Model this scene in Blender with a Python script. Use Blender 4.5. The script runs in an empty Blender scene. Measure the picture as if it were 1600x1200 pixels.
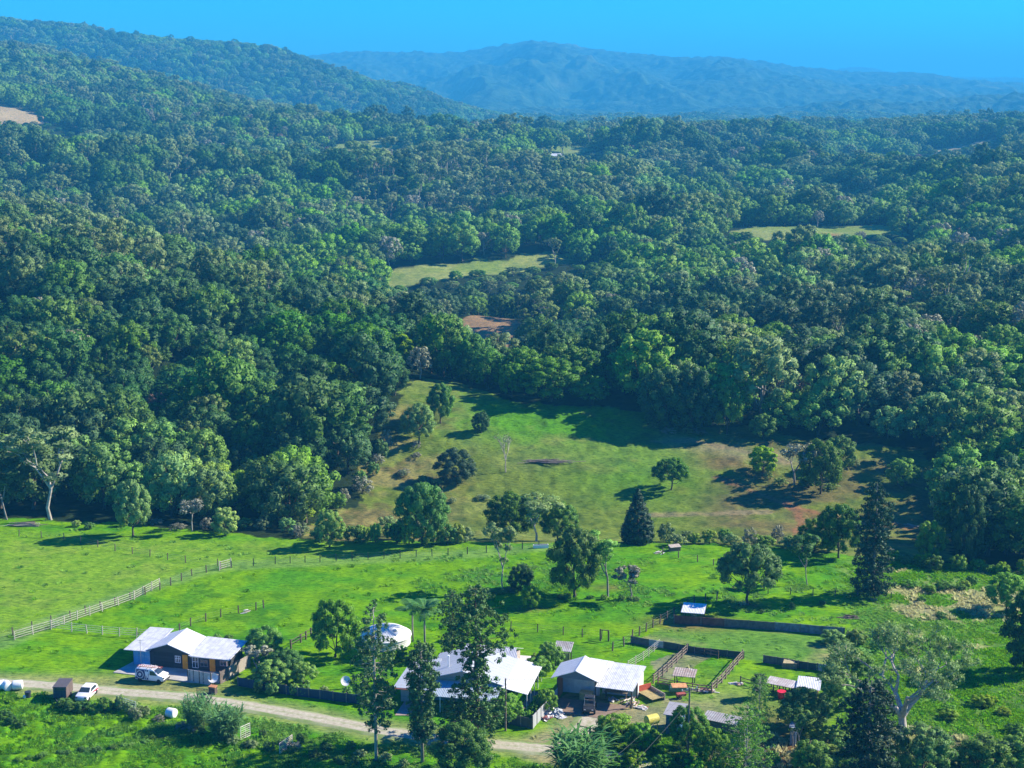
import bpy, math, random
import numpy as np
from mathutils import Vector, Matrix
R = math.radians
scene = bpy.context.scene
col = scene.collection
rng = np.random.default_rng(11)
random.seed(5)

# ------------------------------------------------------------------ camera geometry
H = 78.0; PITCH = R(11.4); FPX = 2323.0
CP, SP = math.cos(PITCH), math.sin(PITCH)
def proj(X, Y, Z):
    c = Y*CP + (H-Z)*SP
    up = Y*SP - (H-Z)*CP
    return 800 + FPX*X/c, 600 - FPX*up/c

# ------------------------------------------------------------------ noise
def _hash(ix, iy, s):
    n = (ix.astype(np.int64)*374761393 + iy.astype(np.int64)*668265263 + s*974711) & 0x7fffffff
    n = ((n ^ (n >> 13))*1274126177) & 0x7fffffff
    n = n ^ (n >> 16)
    return (n & 0xffff)/65535.0
def vnoise(x, y, s=0):
    x = np.asarray(x, float); y = np.asarray(y, float)
    ix = np.floor(x); iy = np.floor(y)
    fx = x-ix; fy = y-iy
    fx = fx*fx*(3-2*fx); fy = fy*fy*(3-2*fy)
    a = _hash(ix, iy, s); b = _hash(ix+1, iy, s); c = _hash(ix, iy+1, s); d = _hash(ix+1, iy+1, s)
    return (a*(1-fx)+b*fx)*(1-fy) + (c*(1-fx)+d*fx)*fy
def fbm(x, y, o=4, s=0):
    t = 0; a = 0.5; n = 0
    for k in range(o):
        t = t + a*vnoise(x*2**k + 17*k, y*2**k - 9*k, s+k); n += a; a *= .5
    return t/n
def sstep(a, b, x):
    t = np.clip((x-a)/(b-a), 0, 1); return t*t*(3-2*t)

# ------------------------------------------------------------------ terrain table
# columns: bearing (as picture column of the ground), rows: distance, values: height
TC = np.array([-400, 0, 200, 400, 600, 800, 1000, 1200, 1400, 1600, 2000], float)
TR = [
 (60,   [0]*11),
 (170,  [0]*11),
 (215,  [0, 0, 0, 0, 0, 0, 0, -.3, -.6, -1, -1.5]),
 (245,  [0.5, .3, .1, 0, 0, 0, 0, -.5, -1.6, -2.5, -3]),
 (262,  [.6, .3, -.2, -1.4, -3, -4, -4, -4.3, -5, -6, -6]),
 (285,  [-1, -1.5, -3, -5, -8, -9, -9, -9, -9, -9, -9]),
 (305,  [2, 1, 0, -2, -5, -6.5, -7, -7, -8, -8, -8]),
 (330,  [4, 3, 2, 1, 2.5, 1, -1.5, -2.5, -4.5, -5, -5]),
 (350,  [6, 5, 4, 3.5, 6, 4.4, 2, 0, -1.5, -2, -2]),
 (375,  [9, 8, 7, 5, 4, 0, 1, 3, 2, 1, 1]),
 (400,  [12, 11, 9, 6, 1, -6, -5, 2, 3, 2, 2]),
 (450,  [17, 16, 12, 4, -5, -12, -12, -5, -2, 0, 0]),
 (500, [16, 15, 9, -3, -11, -16.5, -13, -8, -6, -3, -2]),
 (560, [10, 8, -1, -10, -11, -8.5, -12, -9, -7, -4, -2]),
 (620, [5, 2, -8, -14, -20, -20, -14, -12, -11, -5, -2]),
 (700, [4, 0, -8, -11, -11, -11, -11, -13, -12, -4, 0]),
 (760, [7, 3, -4, -6, -5, -5, -9, -10, -9, -1, 3]),
 (860, [12, 8, 1, -2, -5, -7, -6, 0, 0, 4, 6]),
 (1000, [16, 13, 5, 0, -2, -3, -5, -5, -4, 1, 5]),
 (1250, [30, 24, 13, 4, -6, -6, -4, -4, -4, 2, 8]),
 (1420, [48, 40, 28, 20, 20, 20, 14, 2, 2, 6, 12]),
 (1600, [70, 58, 42, 27, 20, 17, 13, 12, 17, 17, 18]),
 (2000, [125, 106, 84, 36, 12, 5, 3, 8, 12, 16, 22]),
 (2400, [150, 122, 84, 26, -6, -14, -14, -12, -8, -6, 0]),
 (2800, [70, 50, 10, -12, -16, -16, -18, -14, -10, -8, -6]),
 (3250, [215, 190, 156, 138, 66, -6, -22, -22, -20, -16, -12]),
 (3800, [120, 110, 90, 70, 20, -20, -25, -25, -24, -20, -18]),
 (4600, [-20]*11),
 (40000,[-25]*11),
]
def pchip(x, y, xq):
    # x (n), y (n, m) -> (q, m), monotone cubic
    h = np.diff(x)[:, None]; d = np.diff(y, axis=0)/h
    m = np.zeros_like(y)
    w1 = 2*h[1:]+h[:-1]; w2 = h[1:]+2*h[:-1]
    ok = (d[:-1]*d[1:]) > 0
    with np.errstate(divide='ignore', invalid='ignore'):
        mm = (w1+w2)/(w1/d[:-1]+w2/d[1:])
    m[1:-1] = np.where(ok, mm, 0)
    m[0] = d[0]; m[-1] = d[-1]
    i = np.clip(np.searchsorted(x, xq)-1, 0, len(x)-2)
    hh = h[i]; t = ((xq-x[i])[:, None])/hh
    return ((1+2*t)*(1-t)**2)*y[i] + t*(1-t)**2*hh*m[i] + t*t*(3-2*t)*y[i+1] + t*t*(t-1)*hh*m[i+1]
_ry = np.log(np.array([r[0] for r in TR], float)); _tv = np.array([r[1] for r in TR], float)
LY = np.linspace(_ry[0], _ry[-1], 1600)
LC = np.linspace(TC[0], TC[-1], 241)
_g = pchip(_ry, _tv, LY)
LAT = pchip(TC, _g.T, LC).T          # (rows, cols)
def hbase(X, Y):
    X = np.asarray(X, float); Y = np.maximum(np.asarray(Y, float), 61)
    u = 800 + FPX*X/(Y*CP+H*SP)
    a = np.clip((np.log(Y)-LY[0])/(LY[-1]-LY[0])*(len(LY)-1), 0, len(LY)-1.001)
    b = np.clip((u-LC[0])/(LC[-1]-LC[0])*(len(LC)-1), 0, len(LC)-1.001)
    i = a.astype(int); j = b.astype(int); fa = a-i; fb = b-j
    return (LAT[i, j]*(1-fb)+LAT[i, j+1]*fb)*(1-fa) + (LAT[i+1, j]*(1-fb)+LAT[i+1, j+1]*fb)*fa
def hgt(X, Y):
    z = hbase(X, Y)
    Y = np.asarray(Y, float); X = np.asarray(X, float)
    z = z + sstep(120, 240, Y)*0.5*(fbm(X/24, Y/24, 3, 3)-.5)
    u_ = 800+FPX*X/(Y*CP+H*SP); calm = 1.0
    for cu, cy, wu, wy in ((750, 700, 260, 110), (1280, 820, 220, 110), (575, 1420, 120, 160), (890, 1390, 90, 160), (35, 1470, 150, 200), (760, 535, 110, 90)):
        calm = calm*(1-.85*np.exp(-((u_-cu)/wu)**4-((Y-cy)/wy)**4))
    a = sstep(300, 460, Y)
    z = z + a*8*(fbm(X/60, Y/60, 3, 5)-.5)
    z = z + a*calm*9*(1-np.abs(2*vnoise(X/36+5, Y/44, 15)-1)-.5)*sstep(1500, 900, Y)
    z = z + sstep(400, 800, Y)*calm*sstep(2000, 1500, Y)*48*((1-np.abs(2*fbm(X/230+Y/500, Y/300, 2, 19)-1))-.70)
    z = z + sstep(700, 1500, Y)*22*(fbm(X/170, Y/170, 3, 9)-.5)
    z = z + sstep(1500, 3000, Y)*(1-sstep(3800, 4500, Y))*58*(fbm(X/420, Y/420, 4, 12)-.5)
    return z
def P(px, py, dz=0.0):
    """ground point seen in the given picture direction"""
    a = (px-800)/FPX; b = (600-py)/FPX
    dx, dy, dz_ = a, CP + b*SP, -SP + b*CP
    t = np.geomspace(90, 9000, 6000)
    X = dx*t; Y = dy*t; Z = H + dz_*t
    hh = hgt(X, Y)
    k = np.argmax(Z < hh)
    if k == 0: k = len(t)-1
    t0, t1 = t[k-1], t[k]
    f0 = (H+dz_*t0)-hh[k-1]; f1 = Z[k]-hh[k]
    tt = t0 + (t1-t0)*f0/(f0-f1+1e-9)
    x, y = dx*tt, dy*tt
    return Vector((x, y, float(hgt(x, y))+dz))
def zat(x, y): return float(hgt(x, y))
def pxm(y, z=0):           # picture pixels per metre at ground distance y
    return FPX/(y*CP+(H-z)*SP)

def in_poly(x, y, poly):
    x = np.asarray(x); y = np.asarray(y); r = np.zeros(x.shape, bool)
    n = len(poly); j = n-1
    for i in range(n):
        xi, yi = poly[i]; xj, yj = poly[j]
        c = ((yi > y) != (yj > y)) & (x < (xj-xi)*(y-yi)/((yj-yi)+1e-12)+xi)
        r ^= c; j = i
    return r
def dist_poly(x, y, pts):
    d = np.full(np.shape(x), 1e9)
    for (x0, y0), (x1, y1) in zip(pts[:-1], pts[1:]):
        vx, vy = x1-x0, y1-y0; L = vx*vx+vy*vy+1e-9
        t = np.clip(((x-x0)*vx+(y-y0)*vy)/L, 0, 1)
        d = np.minimum(d, np.hypot(x-x0-t*vx, y-y0-t*vy))
    return d

# ------------------------------------------------------------------ materials
def mat(name, build):
    m = bpy.data.materials.new(name); m.use_nodes = True
    nt = m.node_tree
    for n in list(nt.nodes): nt.nodes.remove(n)
    out = nt.nodes.new('ShaderNodeOutputMaterial')
    build(nt, out); return m
def N(nt, t, **kw):
    n = nt.nodes.new(t)
    for k, v in kw.items():
        if k.startswith('_'): n.inputs[k[1:].replace('_', ' ')].default_value = v
        else: setattr(n, k, v)
    return n
def L(nt, a, b): nt.links.new(a, b)
def ramp(nt, fac, stops):
    r = nt.nodes.new('ShaderNodeValToRGB'); e = r.color_ramp.elements
    while len(e) < len(stops): e.new(.5)
    for k, (p, c) in enumerate(stops):
        e[k].position = p; e[k].color = (*c, 1) if len(c) == 3 else c
    L(nt, fac, r.inputs[0]); return r
def mixc(nt, f, a, b, mode='MIX'):
    m = nt.nodes.new('ShaderNodeMix'); m.data_type = 'RGBA'; m.blend_type = mode
    for s, v in ((m.inputs[0], f), (m.inputs[6], a), (m.inputs[7], b)):
        if isinstance(v, (int, float)): s.default_value = v
        elif isinstance(v, tuple): s.default_value = (*v, 1) if len(v) == 3 else v
        else: L(nt, v, s)
    return m.outputs[2]
_M = {}
def paint(name, c, rough=.6, var=.12, scale=3.0, metal=0.0, bump=0.0, spec=.4, dirt=None):
    """plain surface: colour with uneven weathering"""
    if name in _M: return _M[name]
    def b(nt, out):
        tc = N(nt, 'ShaderNodeTexCoord'); nz = N(nt, 'ShaderNodeTexNoise', _Scale=scale, _Detail=5.0, _Roughness=.65)
        L(nt, tc.outputs['Object'], nz.inputs['Vector'])
        lo = tuple(max(0, v*(1-var*1.6)) for v in c); hi = tuple(min(1, v*(1+var)) for v in c)
        rr = ramp(nt, nz.outputs[0], [(.3, dirt or lo), (.45, lo), (.62, hi)] if dirt else [(.32, lo), (.66, hi)])
        p = N(nt, 'ShaderNodeBsdfPrincipled', _Roughness=rough, _Metallic=metal)
        p.inputs['Specular IOR Level'].default_value = spec
        L(nt, rr.outputs[0], p.inputs['Base Color'])
        if bump:
            bm = N(nt, 'ShaderNodeBump', _Strength=bump, _Distance=.05); L(nt, nz.outputs[0], bm.inputs['Height']); L(nt, bm.outputs[0], p.inputs['Normal'])
        L(nt, p.outputs[0], out.inputs[0])
    _M[name] = mat(name, b); return _M[name]
def corr(name, c, rough=.45, axis=0, pitch=.2, var=.1, dirt=(.3,.28,.24), cover=.36):
    """corrugated sheet: ribs along the object's axis"""
    if name in _M: return _M[name]
    def b(nt, out):
        tc = N(nt, 'ShaderNodeTexCoord'); sp = N(nt, 'ShaderNodeSeparateXYZ'); L(nt, tc.outputs['Object'], sp.inputs[0])
        mu = N(nt, 'ShaderNodeMath', operation='MULTIPLY'); mu.inputs[1].default_value = 2*math.pi/pitch; L(nt, sp.outputs[axis], mu.inputs[0])
        si = N(nt, 'ShaderNodeMath', operation='SINE'); L(nt, mu.outputs[0], si.inputs[0])
        nz = N(nt, 'ShaderNodeTexNoise', _Scale=1.1, _Detail=7.0, _Roughness=.7); L(nt, tc.outputs['Object'], nz.inputs['Vector'])
        rr = ramp(nt, nz.outputs[0], [(cover-.06, dirt), (cover+.1, tuple(v*(1-var) for v in c)), (.7, c)])
        # lapped sheet joints
        m2 = N(nt, 'ShaderNodeMath', operation='PINGPONG'); m2.inputs[1].default_value = .42; L(nt, sp.outputs[axis], m2.inputs[0])
        lt = N(nt, 'ShaderNodeMath', operation='LESS_THAN'); lt.inputs[1].default_value = .022; L(nt, m2.outputs[0], lt.inputs[0])
        cc = mixc(nt, lt.outputs[0], rr.outputs[0], tuple(v*.55 for v in c))
        p = N(nt, 'ShaderNodeBsdfPrincipled', _Roughness=rough); p.inputs['Specular IOR Level'].default_value = .5
        L(nt, cc, p.inputs['Base Color'])
        bm = N(nt, 'ShaderNodeBump', _Strength=.55, _Distance=.03); L(nt, si.outputs[0], bm.inputs['Height']); L(nt, bm.outputs[0], p.inputs['Normal'])
        L(nt, p.outputs[0], out.inputs[0])
    _M[name] = mat(name, b); return _M[name]
def boards(name, c, axis=0, pitch=.15, var=.25, rough=.75):
    if name in _M: return _M[name]
    def b(nt, out):
        tc = N(nt, 'ShaderNodeTexCoord'); sp = N(nt, 'ShaderNodeSeparateXYZ'); L(nt, tc.outputs['Object'], sp.inputs[0])
        dv = N(nt, 'ShaderNodeMath', operation='DIVIDE'); dv.inputs[1].default_value = pitch; L(nt, sp.outputs[axis], dv.inputs[0])
        fl = N(nt, 'ShaderNodeMath', operation='FLOOR'); L(nt, dv.outputs[0], fl.inputs[0])
        fr = N(nt, 'ShaderNodeMath', operation='FRACT'); L(nt, dv.outputs[0], fr.inputs[0])
        wn = N(nt, 'ShaderNodeTexWhiteNoise', noise_dimensions='1D'); L(nt, fl.outputs[0], wn.inputs['W'])
        nz = N(nt, 'ShaderNodeTexNoise', _Scale=4.0, _Detail=4.0); L(nt, tc.outputs['Object'], nz.inputs['Vector'])
        ad = N(nt, 'ShaderNodeMath', operation='ADD'); L(nt, wn.outputs['Value'], ad.inputs[0]); L(nt, nz.outputs[0], ad.inputs[1])
        rr = ramp(nt, ad.outputs[0], [(.3, tuple(v*(1-var) for v in c)), (1.0, tuple(min(1, v*(1+var)) for v in c))])
        lt = N(nt, 'ShaderNodeMath', operation='LESS_THAN'); lt.inputs[1].default_value = .1; L(nt, fr.outputs[0], lt.inputs[0])
        cc = mixc(nt, lt.outputs[0], rr.outputs[0], tuple(v*.35 for v in c))
        p = N(nt, 'ShaderNodeBsdfPrincipled', _Roughness=rough); L(nt, cc, p.inputs['Base Color'])
        bm = N(nt, 'ShaderNodeBump', _Strength=.6, _Distance=.02); L(nt, fr.outputs[0], bm.inputs['Height']); L(nt, bm.outputs[0], p.inputs['Normal'])
        L(nt, p.outputs[0], out.inputs[0])
    _M[name] = mat(name, b); return _M[name]
def foliage(name, c1, c2, c3=None, trans=.33, rough=.55, spec=.14, scale=.9, hue=.35):
    """leaves: three greens mixed clump by clump and tree by tree"""
    if name in _M: return _M[name]
    c3 = c3 or c2
    def b(nt, out):
        tc = N(nt, 'ShaderNodeTexCoord'); nz = N(nt, 'ShaderNodeTexNoise', _Scale=scale, _Detail=3.0, _Roughness=.7)
        L(nt, tc.outputs['Object'], nz.inputs['Vector'])
        oi = N(nt, 'ShaderNodeObjectInfo')
        r1 = ramp(nt, nz.outputs[0], [(.36, c1), (.52, c2), (.68, c3)])
        ge = N(nt, 'ShaderNodeNewGeometry')
        big = N(nt, 'ShaderNodeTexNoise', _Scale=.018, _Detail=2.0); L(nt, ge.outputs['Position'], big.inputs['Vector'])
        hs = N(nt, 'ShaderNodeHueSaturation')
        mr = N(nt, 'ShaderNodeMapRange'); mr.inputs[3].default_value = .5-.045*hue; mr.inputs[4].default_value = .5+.04*hue; L(nt, oi.outputs['Random'], mr.inputs[0])
        mul = N(nt, 'ShaderNodeMath', operation='MULTIPLY'); mul.inputs[1].default_value = 7.31; L(nt, oi.outputs['Random'], mul.inputs[0])
        frc = N(nt, 'ShaderNodeMath', operation='FRACT'); L(nt, mul.outputs[0], frc.inputs[0])
        mv = N(nt, 'ShaderNodeMapRange'); mv.inputs[3].default_value = .98; mv.inputs[4].default_value = 1.6; L(nt, frc.outputs[0], mv.inputs[0])
        ms = N(nt, 'ShaderNodeMapRange'); ms.inputs[1].default_value = .35; ms.inputs[2].default_value = .65; ms.inputs[3].default_value = .8; ms.inputs[4].default_value = 1.12; L(nt, big.outputs[0], ms.inputs[0])
        L(nt, mr.outputs[0], hs.inputs['Hue']); L(nt, ms.outputs[0], hs.inputs['Saturation']); L(nt, mv.outputs[0], hs.inputs['Value'])
        L(nt, r1.outputs[0], hs.inputs['Color'])
        p = N(nt, 'ShaderNodeBsdfPrincipled', _Roughness=rough); p.inputs['Specular IOR Level'].default_value = spec
        L(nt, hs.outputs[0], p.inputs['Base Color'])
        t = N(nt, 'ShaderNodeBsdfTranslucent'); tcx = mixc(nt, .5, hs.outputs[0], (.35, .5, .05), 'MIX')
        L(nt, hs.outputs[0], t.inputs[0])
        mx = N(nt, 'ShaderNodeMixShader'); mx.inputs[0].default_value = trans
        L(nt, p.outputs[0], mx.inputs[1]); L(nt, t.outputs[0], mx.inputs[2]); L(nt, mx.outputs[0], out.inputs[0])
    _M[name] = mat(name, b); return _M[name]

# ------------------------------------------------------------------ mesh builder
class MB:
    def __init__(s): s.v = []; s.f = []; s.m = []; s.mats = []
    def mi(s, m):
        if m is None: return 0
        if m not in s.mats: s.mats.append(m)
        return s.mats.index(m)
    def add(s, vs, fs, m=None):
        b = len(s.v); k = s.mi(m)
        s.v += [tuple(v) for v in vs]
        for f in fs: s.f.append(tuple(b+i for i in f)); s.m.append(k)
    def box(s, x0, y0, z0, x1, y1, z1, m=None, M=None):
        vs = [Vector(p) for p in ((x0,y0,z0),(x1,y0,z0),(x1,y1,z0),(x0,y1,z0),(x0,y0,z1),(x1,y0,z1),(x1,y1,z1),(x0,y1,z1))]
        if M is not None: vs = [M @ v for v in vs]
        s.add(vs, [(0,3,2,1),(4,5,6,7),(0,1,5,4),(1,2,6,5),(2,3,7,6),(3,0,4,7)], m); return s
    def bar(s, a, b, w, h=None, m=None):
        """rectangular bar from a to b"""
        a = Vector(a); b = Vector(b); h = h or w; d = (b-a)
        if d.length < 1e-6: return s
        d.normalize()
        up = Vector((0,0,1)) if abs(d.z) < .95 else Vector((0,1,0))
        x = d.cross(up).normalized()*w/2; z = x.cross(d).normalized()*h/2
        vs = [a-x-z, a+x-z, a+x+z, a-x+z, b-x-z, b+x-z, b+x+z, b-x+z]
        s.add(vs, [(0,3,2,1),(4,5,6,7),(0,1,5,4),(1,2,6,5),(2,3,7,6),(3,0,4,7)], m); return s
    def tube(s, pts, rad, n=6, m=None, cap=True):
        pts = [Vector(p) for p in pts]
        if isinstance(rad, (int, float)): rad = [rad]*len(pts)
        vs = []; fs = []
        for i, p in enumerate(pts):
            d = (pts[min(i+1, len(pts)-1)]-pts[max(i-1, 0)])
            d = d.normalized() if d.length > 1e-9 else Vector((0,0,1))
            up = Vector((0,0,1)) if abs(d.z) < .9 else Vector((1,0,0))
            x = d.cross(up).normalized(); y = d.cross(x)
            for k in range(n):
                a = 2*math.pi*k/n; vs.append(p+(x*math.cos(a)+y*math.sin(a))*rad[i])
        for i in range(len(pts)-1):
            for k in range(n):
                fs.append((i*n+k, i*n+(k+1)%n, (i+1)*n+(k+1)%n, (i+1)*n+k))
        if cap:
            fs.append(tuple(range(n-1, -1, -1))); fs.append(tuple((len(pts)-1)*n+k for k in range(n)))
        s.add(vs, fs, m); return s
    def lathe(s, prof, n=24, m=None, c=(0,0,0)):
        vs = []; fs = []
        for r, z in prof:
            for k in range(n):
                a = 2*math.pi*k/n; vs.append((c[0]+r*math.cos(a), c[1]+r*math.sin(a), c[2]+z))
        for i in range(len(prof)-1):
            for k in range(n): fs.append((i*n+k, i*n+(k+1)%n, (i+1)*n+(k+1)%n, (i+1)*n+k))
        fs.append(tuple(range(n-1, -1, -1))); fs.append(tuple((len(prof)-1)*n+k for k in range(n)))
        s.add(vs, fs, m); return s
    def prism(s, poly, y0, y1, m=None, M=None):
        """poly in (x,z), extruded along y"""
        n = len(poly)
        vs = [Vector((x, y0, z)) for x, z in poly]+[Vector((x, y1, z)) for x, z in poly]
        if M is not None: vs = [M @ v for v in vs]
        fs = [tuple(range(n)), tuple(range(2*n-1, n-1, -1))]+[(i, i+n, (i+1)%n+n, (i+1)%n) for i in range(n)]
        s.add(vs, fs, m); return s
    def slab(s, quad, t, m=None):
        """roof sheet: 4 corners, thickness t downward"""
        q = [Vector(p) for p in quad]; n = (q[1]-q[0]).cross(q[3]-q[0]).normalized()
        if n.z < 0: q.reverse(); n = -n
        lo = [p-Vector((0,0,t)) for p in q]; k = len(q)
        s.add(q+lo, [tuple(range(k)), tuple(range(2*k-1, k-1, -1))]+[(i, i+k, (i+1)%k+k, (i+1)%k) for i in range(k)], m); return s
    def mesh(s, name, smooth=False):
        me = bpy.data.meshes.new(name); me.from_pydata(s.v, [], s.f)
        for m in s.mats: me.materials.append(m)
        if len(s.mats) > 1: me.polygons.foreach_set('material_index', s.m)
        if smooth: me.polygons.foreach_set('use_smooth', [True]*len(s.f))
        me.update(); return me
    def build(s, name, m=None, parent=None, smooth=False, label=None):
        me = s.mesh(name, smooth)
        if m is not None and not s.mats: me.materials.append(m)
        o = bpy.data.objects.new(name, me); col.objects.link(o)
        if parent is not None: o.parent = parent
        if label: o['label'] = label
        return o
def link(name, me, parent=None):
    o = bpy.data.objects.new(name, me); col.objects.link(o)
    if parent is not None: o.parent = parent
    return o
def tag(o, label, cat, group=None, kind=None):
    if label: o['label'] = label
    if cat: o['category'] = cat
    if group: o['group'] = group
    if kind: o['kind'] = kind
    return o
def thing(name, label, cat, loc=(0,0,0), rz=0, group=None, kind=None):
    o = bpy.data.objects.new(name, None); col.objects.link(o); o.empty_display_size = .3
    o.location = loc; o.rotation_euler = (0, 0, rz)
    return tag(o, label, cat, group, kind)
KIDS = {}
def kids(o):
    return [c for c in o.children]
def dup(root, loc, rz=0, scale=None, label=None, group=None):
    r = root.copy(); col.objects.link(r); r.location = loc; r.rotation_euler = (0, 0, rz)
    if scale is not None: r.scale = scale
    if label: r['label'] = label
    if group: r['group'] = group
    elif 'group' in r.keys() and group is not None: del r['group']
    for ch in KIDS.get(root.name) or kids(root):
        c = ch.copy(); col.objects.link(c); c.parent = r
        for g in (KIDS.get(ch.name) or kids(ch)):
            d = g.copy(); col.objects.link(d); d.parent = c
    return r
def np_mesh(name, V, F, mats, smooth=False, mi=None, nrm=None):
    me = bpy.data.meshes.new(name); k = F.shape[1]
    me.vertices.add(len(V)); me.vertices.foreach_set('co', np.asarray(V, np.float32).ravel())
    me.loops.add(F.size); me.loops.foreach_set('vertex_index', F.astype(np.int32).ravel())
    me.polygons.add(len(F)); me.polygons.foreach_set('loop_start', np.arange(0, F.size, k, dtype=np.int32))
    me.polygons.foreach_set('loop_total', np.full(len(F), k, np.int32))
    for m in mats: me.materials.append(m)
    if mi is not None: me.polygons.foreach_set('material_index', mi.astype(np.int32))
    if smooth: me.polygons.foreach_set('use_smooth', np.ones(len(F), bool))
    me.update(calc_edges=True)
    if nrm is not None:
        me.polygons.foreach_set('use_smooth', np.ones(len(F), bool)); me.normals_split_custom_set_from_vertices([tuple(x) for x in nrm])
    else: me.validate()
    return me
# ------------------------------------------------------------------ surface classes of the ground
ROADPX = [(-60,1064),(60,1070),(180,1081),(300,1090),(400,1105),(500,1123),(600,1143),(700,1158),(800,1166),(868,1172)]
SPURPX = [(868,1172),(905,1150),(925,1128),(930,1105)]
BACKPX = [(930,1128),(1010,1128),(1060,1118),(1130,1100)]
def W(pxs): return [tuple(P(*p)[:2]) for p in pxs]
ROAD = W(ROADPX); SPUR = W(SPURPX); BACK = W(BACKPX)
TRACKS = [W([(1120,745),(1160,762),(1200,777),(1250,795),(1300,806),(1420,826)]),
          W([(1225,786),(1246,800),(1253,818),(1240,836)])]
PATHS = [W([(1020,690),(1080,688),(1160,705),(1230,722)]), W([(1000,805),(1100,803),(1200,800)])]
LANE = W([(0,1005),(100,965),(230,918),(350,885),(500,878),(700,868),(850,855)])
ARENA = W([(1063,972),(1322,992),(1300,1050),(1165,1030),(985,1003)])
DIRTYARD = W([(850,1175),(905,1128),(870,1118),(880,1085),(1000,1100),(1130,1092),(1120,1130),(960,1140),(900,1160)])
STOCK = W([(1015,1035),(1075,1012),(1112,1025),(1040,1068)])
CL_FAR = [  # farther clearings: (u0,u1, Y0,Y1)
    (576, 930, 664, 704, .2), (1138, 1425, 800, 850, .04), (525, 632, 1390, 1460, 0), (850, 930, 1350, 1420, 0), (-40, 108, 1410, 1540, -.3), (704, 814, 500, 572, .1), (1310, 1410, 1610, 1670, 0), (1450,1550,1660,1710, 0)]
def far_clear(u, Y, grow=0):
    n = (vnoise(u/22., Y/9., 4)-.5)*10
    r = np.zeros(np.shape(u), bool)
    for u0, u1, y0, y1, sk in CL_FAR:
        yy = Y-sk*(u-u0)-n*.8*(y0/700)
        tp = np.minimum(1, np.minimum(u-u0+12, u1-u+12)/55.)*(y1-y0)/2*(1-.45*np.clip((u-u0)/(u1-u0), 0, 1)*(u0 == 576)); ym = (y0+y1)/2
        r |= (u > u0-grow+n) & (u < u1+grow+n) & (np.abs(yy-ym) < tp+grow*.3)
    return r
VALLEY = [(470,835),(520,800),(560,790),(566,730),(590,690),(612,640),(640,598),(660,590),(705,596),(760,612),(810,628),(900,636),(1010,640),(1010,665),(1130,668),(1200,670),(1260,690),(1330,690),(1440,705),(1485,780),(1440,835),(1300,850),(470,850)]
PADDOCK_EDGE_U = np.array([-600, 0, 300, 430, 560, 1000, 1300, 1450, 1600, 2200], float)
PADDOCK_EDGE_Y = np.array([262, 262, 256, 252, 250, 249, 246, 243, 236, 232], float)
def classes(X, Y, Z):
    u, v = proj(X, Y, Z)
    jit = (fbm(X/5, Y/5, 3, 21)-.5)
    uj = u+jit*26; vj = v+jit*14
    edge = np.interp(u, PADDOCK_EDGE_U, PADDOCK_EDGE_Y)+jit*6
    pad = Y < edge
    valley = (~pad) & (Y < 372) & (in_poly(uj, vj, VALLEY) | ((Y < 300+jit*20) & (uj > 545+(Y-270)*.8+jit*60) & (uj < 1480-jit*60)))
    return u, v, uj, vj, pad, valley
def mixv(c, m, t):
    m = np.clip(m, 0, 1)[..., None]; return c*(1-m)+np.array(t)*m
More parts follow.
